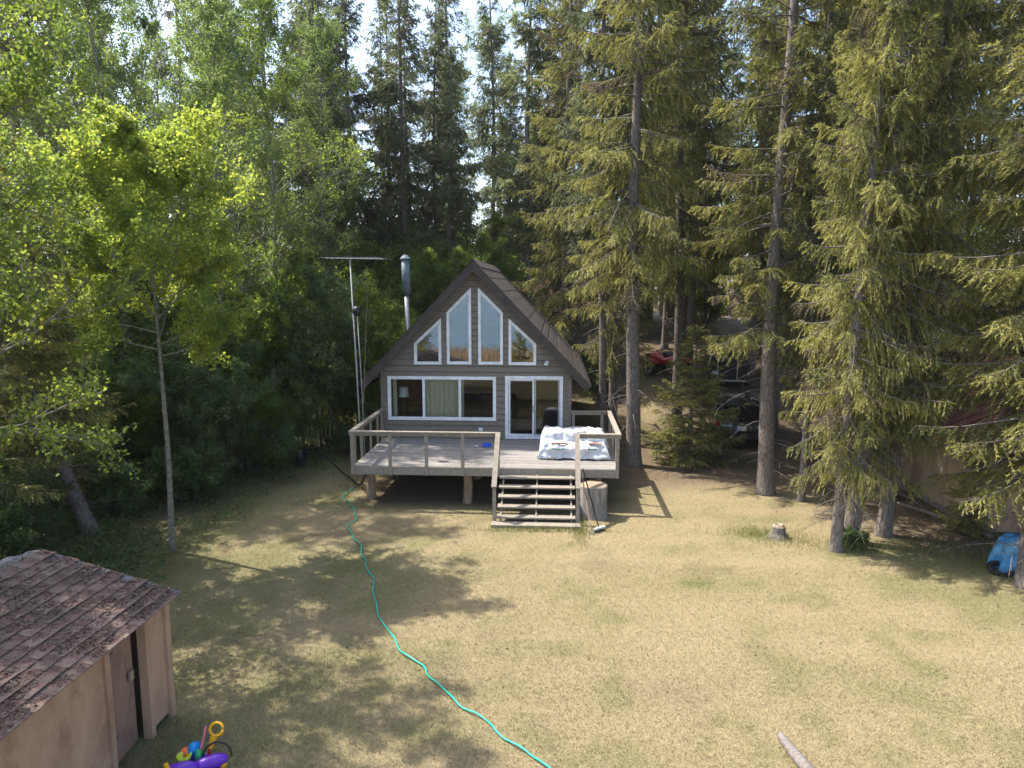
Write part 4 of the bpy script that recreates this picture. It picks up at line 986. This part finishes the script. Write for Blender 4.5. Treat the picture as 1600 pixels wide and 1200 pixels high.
SPR = {
 'A': make_spruce(1, 23, 6.3, 3.2, .27, .40, .72, 1.0, .06, .05, .95, 20, nl=.088, nw=.027, p_exp=.55),
 'B': make_spruce(2, 23, 4.4, 2.7, .25, .46, .50, 1.0, .16, .08, .70, 30, nl=.088, nw=.027, p_exp=.55, inner=.28),
 'C': make_spruce(3, 19, 2.2, 2.5, .22, .37, .62, 1.0, .10, .09, .80, 36, nl=.085, nw=.026, p_exp=.55),
 'D': make_spruce(4, 20, 3.2, 2.3, .20, .48, .60, .75, .16, .08, .70, 24, nl=.17, nw=.044, p_exp=.65),
 'E': make_spruce(5, 19, 5.5, 2.1, .17, .42, .50, .75, .12, .10, .65, 40, nl=.17, nw=.044, p_exp=.65),
 'Y': make_spruce(6, 5.2, .3, 1.85, .085, .20, .25, 1.4, .02, .03, .20, 0, nl=.075, nw=.023, p_exp=.9),
 'G': make_spruce(8, 19, 2.3, 2.8, .22, .38, .58, 1.0, .08, .07, .65, 36, .0, nl=.088, nw=.027, p_exp=.55),
}
LEAF = {
 'aspen': make_leafy(21, 8.8, 4.4, 3.3, 28, .068, .075, 36, (0, 0), 1, (12, 38), (6, 7), tone0=.72, sway=.04),
 'poplar': make_leafy(22, 17, 5.5, 4.6, 24, .19, .082, 17, (-.18, .0), 1, (30, 60), (6, 6)),
 'poplar2': make_leafy(23, 16, 5.0, 4.2, 23, .15, .08, 20, (.04, .02), 1, (25, 60), (6, 6)),
 'near': make_leafy(24, 12, 3.0, 3.8, 28, .12, .072, 24, (.10, .02), 1, (5, 50), (6, 6), tone0=.62),
 'shrub': make_leafy(25, 4.6, .12, 2.6, 40, .07, .075, 19, (0, 0), 8, (10, 60), (5, 5), tone0=.45),
 'shrub2': make_leafy(26, 6.5, .6, 3.0, 42, .09, .08, 19, (0, 0), 7, (15, 60), (5, 5), tone0=.5),
 'bush': make_leafy(27, 1.5, .1, 1.2, 30, .035, .07, 22, (0, 0), 7, (5, 55), (4, 4), tone0=.55),
}
for k, (a, b) in SPR.items():
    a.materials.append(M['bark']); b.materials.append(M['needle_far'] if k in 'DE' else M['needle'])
for k, (a, b) in LEAF.items():
    a.materials.append(M['bark_pale'] if k in ('aspen', 'poplar', 'poplar2', 'near') else M['bark_dark'])
    b.materials.append(M['leaf'] if k in ('aspen', 'near') else M['leaf_mid'] if k.startswith('poplar') else M['herb'] if k == 'bush' else M['leaf_dark'])
def tree(kind, x, y, label, rz=None, s=1.0, sz=None, group=None, lean=(0, 0), name=None, crownmat=None):
    src = SPR.get(kind) or LEAF[kind]
    isS = kind in SPR
    nm = name or ('spruce_tree' if isS else 'shrub' if kind in ('shrub', 'shrub2', 'bush') else 'poplar_tree')
    o = empty(nm, (0, 0, 0), label, 'tree' if nm.endswith('tree') else 'shrub', group)
    t_ = link('trunk' if nm.endswith('tree') else 'stems', src[0], None, o); c_ = link('crown' if nm.endswith('tree') else 'foliage', src[1], None, o)
    if crownmat: c_.material_slots[0].link = 'OBJECT'; c_.material_slots[0].material = crownmat
    o.location = (x, y, gz(x, y).item() - .03); o.scale = (s, s, sz or s)
    o.rotation_euler = (Matrix.Rotation(R(lean[1]), 3, 'Y') @ Matrix.Rotation(R(lean[0]), 3, 'X') @ Matrix.Rotation(R(rz if rz is not None else random.uniform(0, 360)), 3, 'Z')).to_euler()
    return o
# --- right of the cabin
tree('A', 2.68, 23.6, 'big spruce with bare grey lower trunk at the right deck corner', 40, 1.0)
tree('E', 1.80, 26.3, 'slim dark spruce trunk just right of the cabin wall', 10, .95, 1.3)
tree('G', 2.30, 27.8, 'spruce whose boughs hang over the right roof slope', 200, .85, 1.4)
tree('B', 6.17, 20.5, 'tall open spruce with long bare trunk beside the navy SUV', 70, 1.0)
tree('Y', 4.6, 24.3, 'bushy young spruce growing left of the navy SUV', 15, 1.12, .9)
tree('A', 4.9, 28.6, 'dense spruce rising behind the bushy young spruce', 100, .85, .92)
tree('C', 6.45, 16.0, 'slender leaning spruce, left of the pair on the lawn edge', 20, .62, .95, None, (0, 2))
tree('C', 6.98, 16.55, 'thicker spruce, right of the close pair on the lawn edge', 160, .88, 1.0, None, (0, 2.5))
tree('G', 8.0, 17.1, 'spruce with dead twig bundles in front of the tan garage wall', 250, .8, 1.4, None, (0, 2))
tree('E', 6.95, 19.8, 'thin spruce trunk between the open spruce and the close pair', 300, .62, .8)
tree('G', 9.55, 14.2, 'thick spruce trunk at the right frame edge beside the blue tarp', 60, 1.0)
tree('Y', 10.1, 17.4, 'small young spruce against the garage corner', 80, .45, .42)
tree('G', 9.3, 23.4, 'dense spruce beside the far end of the garage wall', 130, .95, 1.1)
tree('B', 8.4, 27.6, 'open spruce standing right behind the navy SUV', 220, .95)
tree('C', 12.2, 15.6, 'dense spruce in front of the garage, beyond the right frame edge', 10, 1.0, 1.05)
# --- left
tree('aspen', -8.65, 15.0, 'young aspen with slim pale trunk and bright leaves on the left lawn', 35, 1.0)
tree('C', -11.4, 16.2, 'leaning spruce with thick grey trunk in the left undergrowth', 300, .85, .72, None, (0, -19))
tree('B', -11.9, 13.9, 'dark spruce trunk at the left frame edge beyond the shed', 90, .9, .46)
tree('near', -10.4, 10.5, 'leafy aspen leaning in from the left frame edge above the shed', 0, 1.05)
tree('near', -10.6, 6.2, 'leafy aspen beside the shed just outside the left frame edge', 200, .95)
tree('poplar', -14.5, 25.0, 'tall poplar leaning left with forked pale trunk', 10, 1.0, crownmat=M['leaf'])
tree('poplar', -12.2, 29.0, 'tall leaning poplar nearer the cabin among the left trees', 330, 1.1)
tree('poplar2', -18.0, 23.0, 'broad poplar at the far left of the picture', 120, 1.05, crownmat=M['leaf'])
tree('poplar2', -10.2, 31.5, 'poplar with bright crown beside the dark spruces left of cabin', 260, .95)
tree('G', -15.4, 20.0, 'dark drooping spruce between the left poplars', 45, .9, .95)
tree('poplar2', -9.9, 24.6, 'leafy poplar crown rising directly behind the antenna', 75, .95, crownmat=M['leaf'])
tree('poplar2', -11.4, 23.0, 'leafy poplar shading the left half of the deck', 10, .9)
tree('poplar2', -13.0, 21.2, 'bright leafy poplar towering over the young aspen', 190, .95)
tree('poplar', -17.5, 28.5, 'far left leaning poplar with bare lower trunk', 20, 1.05, crownmat=M['leaf'])
tree('near', -12.6, 8.6, 'leafy aspen behind the shed outside the left frame edge', 120, 1.2)
tree('G', 9.5, 20.3, 'drooping spruce right in front of the garage wall', 20, .9, 1.6)
tree('A', 9.9, 25.6, 'spruce at the back corner of the garage', 200, .9, 1.0)
tree('G', 11.6, 16.4, 'spruce hiding the garage door at the right frame edge', 100, .9, 1.4)
tree('G', .55, 33.2, 'heavily branched spruce in front of the grey back building', 77, 1.05, 1.15)
SHR = [('shrub2', -8.6, 25.6, 1.0, 'tall dark shrub right behind the antenna mast'), ('shrub2', -10.8, 24.6, 1.1, 'tall dark shrub behind the well head'), ('shrub2', -13.0, 22.0, 1.05, 'big dark shrub behind the young aspen trunk'),
       ('shrub', -10.6, 20.4, .85, 'rounded shrub overhanging the lawn left of the well head'), ('shrub', -9.9, 21.8, .6, 'low leafy shrub just left of the well head'), ('shrub', -13.2, 18.3, .9, 'dark shrub behind the leaning spruce trunk'), ('shrub', -15.5, 16.5, 1.0, 'dark shrub at the left frame edge'),
       ('shrub2', -7.9, 29.4, .95, 'dark shrub beside the chimney pipe'), ('shrub2', -16.5, 26, 1.2, 'large dark shrub under the leaning poplar'), ('shrub', -12.4, 15.0, .42, 'small leafy bush near the foot of the leaning spruce'), ('shrub2', -7.2, 33.5, 1.0, 'green shrub behind the cabin roof left slope')]
SHR += [('shrub', -9.0, 24.0, .55, 'leafy shrub on the grass behind the deck corner and antenna foot'), ('shrub', -11.6, 22.6, .8, 'leafy shrub hiding the stems behind the well head'), ('shrub', -12.0, 20.2, .7, 'mid green shrub right of the young aspen trunk'), ('shrub', -13.6, 20.2, .8, 'mid green shrub left of the young aspen trunk'), ('shrub', -14.6, 18.0, .8, 'mid green shrub far behind the leaning spruce'), ('shrub', -7.6, 27.0, .8, 'leafy shrub against the left cabin wall'), ('shrub2', -15, 23.2, 1.1, 'tall mid green shrub under the far left poplars')]
for i, (k, x, y, s, lb) in enumerate(SHR): tree(k, x, y, lb, i * 77, s, None, 'shrubs along the left forest edge', crownmat=(None, M['leaf'], M['leaf_mid'])[i % 3])
for i, (x, y, s, lb) in enumerate([(-11.6, 17.6, .8, 'low herb clump right of the leaning spruce foot'), (-10.2, 18.6, .9, 'low bush behind the young aspen foot'), (-12.9, 14.6, .8, 'low herb clump left of the leaning spruce foot'), (-11.2, 12.6, .9, 'low herb clump behind the shed roof'), (6.9, 16.15, .28, 'tiny green sapling at the foot of the close spruce pair'), (2.0, 31, .7, 'small green bush on the slope behind the loungers'), (.9, 33, .8, 'small bush below the grey back building'), (-7.4, 24.4, .6, 'low bush on the sunny grass left of the deck')]):
    tree('bush', x, y, lb, i * 50, s, None, 'low bushes and herbs')
# --- background rows
BG = [('D', -10.3, 36), ('D', -11.7, 36.5), ('D', -8.0, 38), ('D', -5.6, 38.5), ('D', -13.2, 38), ('E', -9.2, 40), ('E', -6.8, 42), ('E', -12.5, 42.5), ('D', -3.0, 47), ('E', -4.4, 48), ('E', -10.9, 33.6),
      ('D', .4, 36.8), ('E', -1.2, 36.2), ('D', 3.0, 49), ('E', 5.8, 38), ('D', 7.0, 41), ('D', 9.2, 34), ('B', 11.2, 30.5), ('G', 12.6, 33.5), ('D', 10.6, 38), ('C', 15.2, 30.5), ('D', 14.0, 37), ('G', 18.5, 29), ('D', 17.5, 35), ('D', 21, 33), ('C', 19.2, 22.5), ('D', 6.0, 46), ('D', 12.5, 44), ('D', 16.5, 43), ('E', 3.3, 33.6), ('E', 6.6, 35.4), ('D', 22, 40), ('D', 1.2, 55), ('E', 9.0, 44),
      ('D', -16, 40), ('D', -20, 38.5), ('D', -24, 36), ('E', -15, 45), ('D', -22, 48), ('D', -28, 44), ('D', -8, 52), ('E', -2, 58), ('D', -13, 54), ('D', -18, 56), ('E', 7, 58), ('D', 13, 56), ('D', 20, 52), ('E', 27, 47), ('D', -30, 54), ('D', -6.6, 45), ('D', -9.6, 47), ('D', -14.4, 41), ('D', .2, 50), ('D', -16.6, 36.5), ('D', 4.4, 44), ('D', 15, 50)]
BGL = {0: 'tall dark spruce trunk directly above the television antenna', 1: 'tall dark spruce left of the antenna top, second of the dark pair', 2: 'tall spruce rising right behind the chimney pipe', 3: 'shorter pointed spruce above the left roof slope', 4: 'dark spruce behind the leaning poplars near the antenna', 10: 'slim dark spruce between poplar crowns and antenna', 8: 'spruce directly above the cabin roof peak', 11: 'spruce behind the right roof slope in front of the grey building', 12: 'slim spruce just right of the roof peak',
       14: 'slim spruce beyond the quad bike', 16: 'spruce right of the trailer behind the SUV', 17: 'open spruce behind the garage back corner', 18: 'dense spruce behind the garage seen over its roof', 29: 'slim spruce right beside the quad bike on the track', 30: 'slim spruce between quad bike and trailer', 25: 'dense spruce beyond the garage at the right frame edge', 20: 'dense spruce behind the garage ridge', 22: 'broad spruce far right behind the garage'}
for i, (k, x, y) in enumerate(BG):
    tree(k, x, y, BGL.get(i, 'tall dark background spruce deep in the forest behind cabin and garage'), i * 67, random.uniform(1.0, 1.25), random.uniform(1.05, 1.35) if not (k == 'D' and i in (3, 8)) else .8, 'background spruces behind the cabin')
for i, (x, y, s) in enumerate([(-1.4, 50.5, 1.12), (-15.5, 33, 1.0), (-20.5, 31, 1.0), (-24, 28, 1.1), (2.4, 60, 1.2), (-18, 50, 1.1), (10, 64, 1.2), (-9, 64, 1.2), (25, 58, 1.2), (-27, 62, 1.2)]):
    tree('poplar2' if i % 2 else 'poplar', x, y, 'bright green background poplar among the far spruces', i * 91, s, None, 'background poplars')
for i, (x, y, s) in enumerate([(-9.5, 35, 1.1), (-5, 36, 1), (-12.5, 34, 1.1), (-3.2, 38, .9), (-17, 34, 1.2), (4.2, 42, 1), (8, 39.5, 1.1), (11.5, 36, 1.1), (14, 41, 1.2), (6, 52, 1.2), (1, 50, 1.2), (-6, 50, 1.2), (-11, 47, 1.2), (-20, 44, 1.3), (17, 47, 1.3), (10.5, 50, 1.3), (-2, 54, 1.3), (20, 37, 1.2), (-24, 40, 1.2), (-8, 34.5, 1.1), (-4.2, 34.2, .9), (-11, 38.5, 1.3), (-7.5, 44, 1.3), (-2.5, 45.5, 1.2), (-14, 47, 1.3), (2, 46.5, 1.2)]):
    tree('shrub2', x, y, 'green undergrowth shrub deep among the background trunks', i * 53, s, None, 'undergrowth shrubs behind the cabin', crownmat=M['leaf'])
# --- behind the viewer, seen mirrored in the glass
tree('G', -10.3, -9, 'spruce on the lake shore mirrored in the left gable window', 0, .45, .4)
tree('Y', -2.75, -9, 'small spruce on the lake shore mirrored in the right gable window', 0, .6, .7)
n = 26000; x = -30 + 60 * rng.rand(n); y = -12 - 18 * rng.rand(n); keep = np.abs(x + 2.5 + 4 * np.sin(y)) < 20; x, y = x[keep], y[keep]
o = scatter_blades('reed_bed', 0, x, y, (.9, 1.9), (.04, .11), lambda n: R(62) + R(27) * rng.rand(n), M['reed'], 'dry tan reeds along the lake shore behind the viewpoint', 'reeds')
fs = MB().grid(90, 3, lambda u, v: (-900 + 1800 * u, -720 - 60 * v, -2 + (0 if v < .1 else 16 + 8 * math.sin(u * 40) * math.sin(u * 17 + 1) + 5 * math.sin(u * 173)))).build('far_shore', M['leaf_dark'], None)
tag(fs, 'wooded far lake shore', kind='structure')
# undergrowth and litter
def scatter_leaves(name, x, y, size, h, mat, label, cat):
    n = len(x); z = gz(x, y) + h * rng.rand(n) ** 1.5 + .01
    nn = norm(rng.randn(n, 3) * .6 + np.array([0, 0, 1.])); a = norm(np.cross(nn, rng.randn(n, 3))); b = np.cross(nn, a)
    L = (size[0] + (size[1] - size[0]) * rng.rand(n))[:, None]; P = np.stack([x, y, z], -1)
    V = np.stack([P - a * L * .5, P - b * L * .32, P + a * L * .5, P + b * L * .32], 1).reshape(-1, 3)
    o = link(name, fast_mesh(name, V, 4, {'tone': np.clip(rng.normal(.5, .2, n), 0, 1)}), mat); return tag(o, label, cat, kind='stuff')
n = 125000; x = -19 + 12 * rng.rand(n); y = 10.5 + 19 * rng.rand(n); g, d = masks(x, y); ok = (rng.rand(n) < np.minimum(1, d * 1.7) * np.clip((fbm(x, y, 1.6) - .25) * 2.2, .05, 1)) & (x < -7); x, y = x[ok], y[ok]
scatter_leaves('ground_cover', x, y, (.05, .11), .22, M['herb'], 'low leafy ground cover under the left trees', 'ground cover')
n = 26000; x = -12 + 30 * rng.rand(n); y = 9 + 30 * rng.rand(n); g, d = masks(x, y); ok = (rng.rand(n) < .05 + d) & ~((x > -5.6) & (x < 1.8) & (y > 18.6) & (y < 31)) & (x < 10.4); x, y = x[ok], y[ok]
scatter_leaves('leaf_litter', x, y, (.02, .06), .012, M['litter'], 'dead leaves and twigs scattered on the forest floor', 'leaf litter')

n = 900; x = -9 + 19 * rng.rand(n); y = 8 + 18 * rng.rand(n); ok = ~((x > -5.6) & (x < 1.8) & (y > 16.9)) & ~((x < -5.1) & (y < 9.2)) & (x < 10.2); x, y = x[ok], y[ok]
scatter_blades('fallen_twigs', 0, x, y, (.05, .30), (.006, .012), lambda n: R(2) + R(6) * rng.rand(n), M['litter'], 'small dead twigs and cones lying on the lawn', 'twigs', .03, np.clip(rng.rand(len(x)) * .6, 0, 1))
for z_ in (.35, 1.45): MB().box(SX - .099, SX - .088, 7.71, 7.95, z_, z_ + .05).build('hinge', M['dirtwood'], shed)
MB().box(SX - .10, SX - .07, 8.22, 8.30, .95, 1.08).build('door_latch', M['steel'], shed)

# soft summer haze
hz = MB().box(-950, 950, -950, 950, -5, 42).build('haze', None)
hm, hn, ho = _new('summer_haze'); hv = nd(hn, 'ShaderNodeVolumePrincipled')
hv.inputs['Density'].default_value = .00025; hv.inputs['Color'].default_value = (.88, .91, .95, 1); hv.inputs['Anisotropy'].default_value = .3
hn.links.new(hv.outputs[0], ho.inputs['Volume']); hz.data.materials.append(hm)
tag(hz, 'thin pale summer haze in the air', 'haze', kind='stuff')
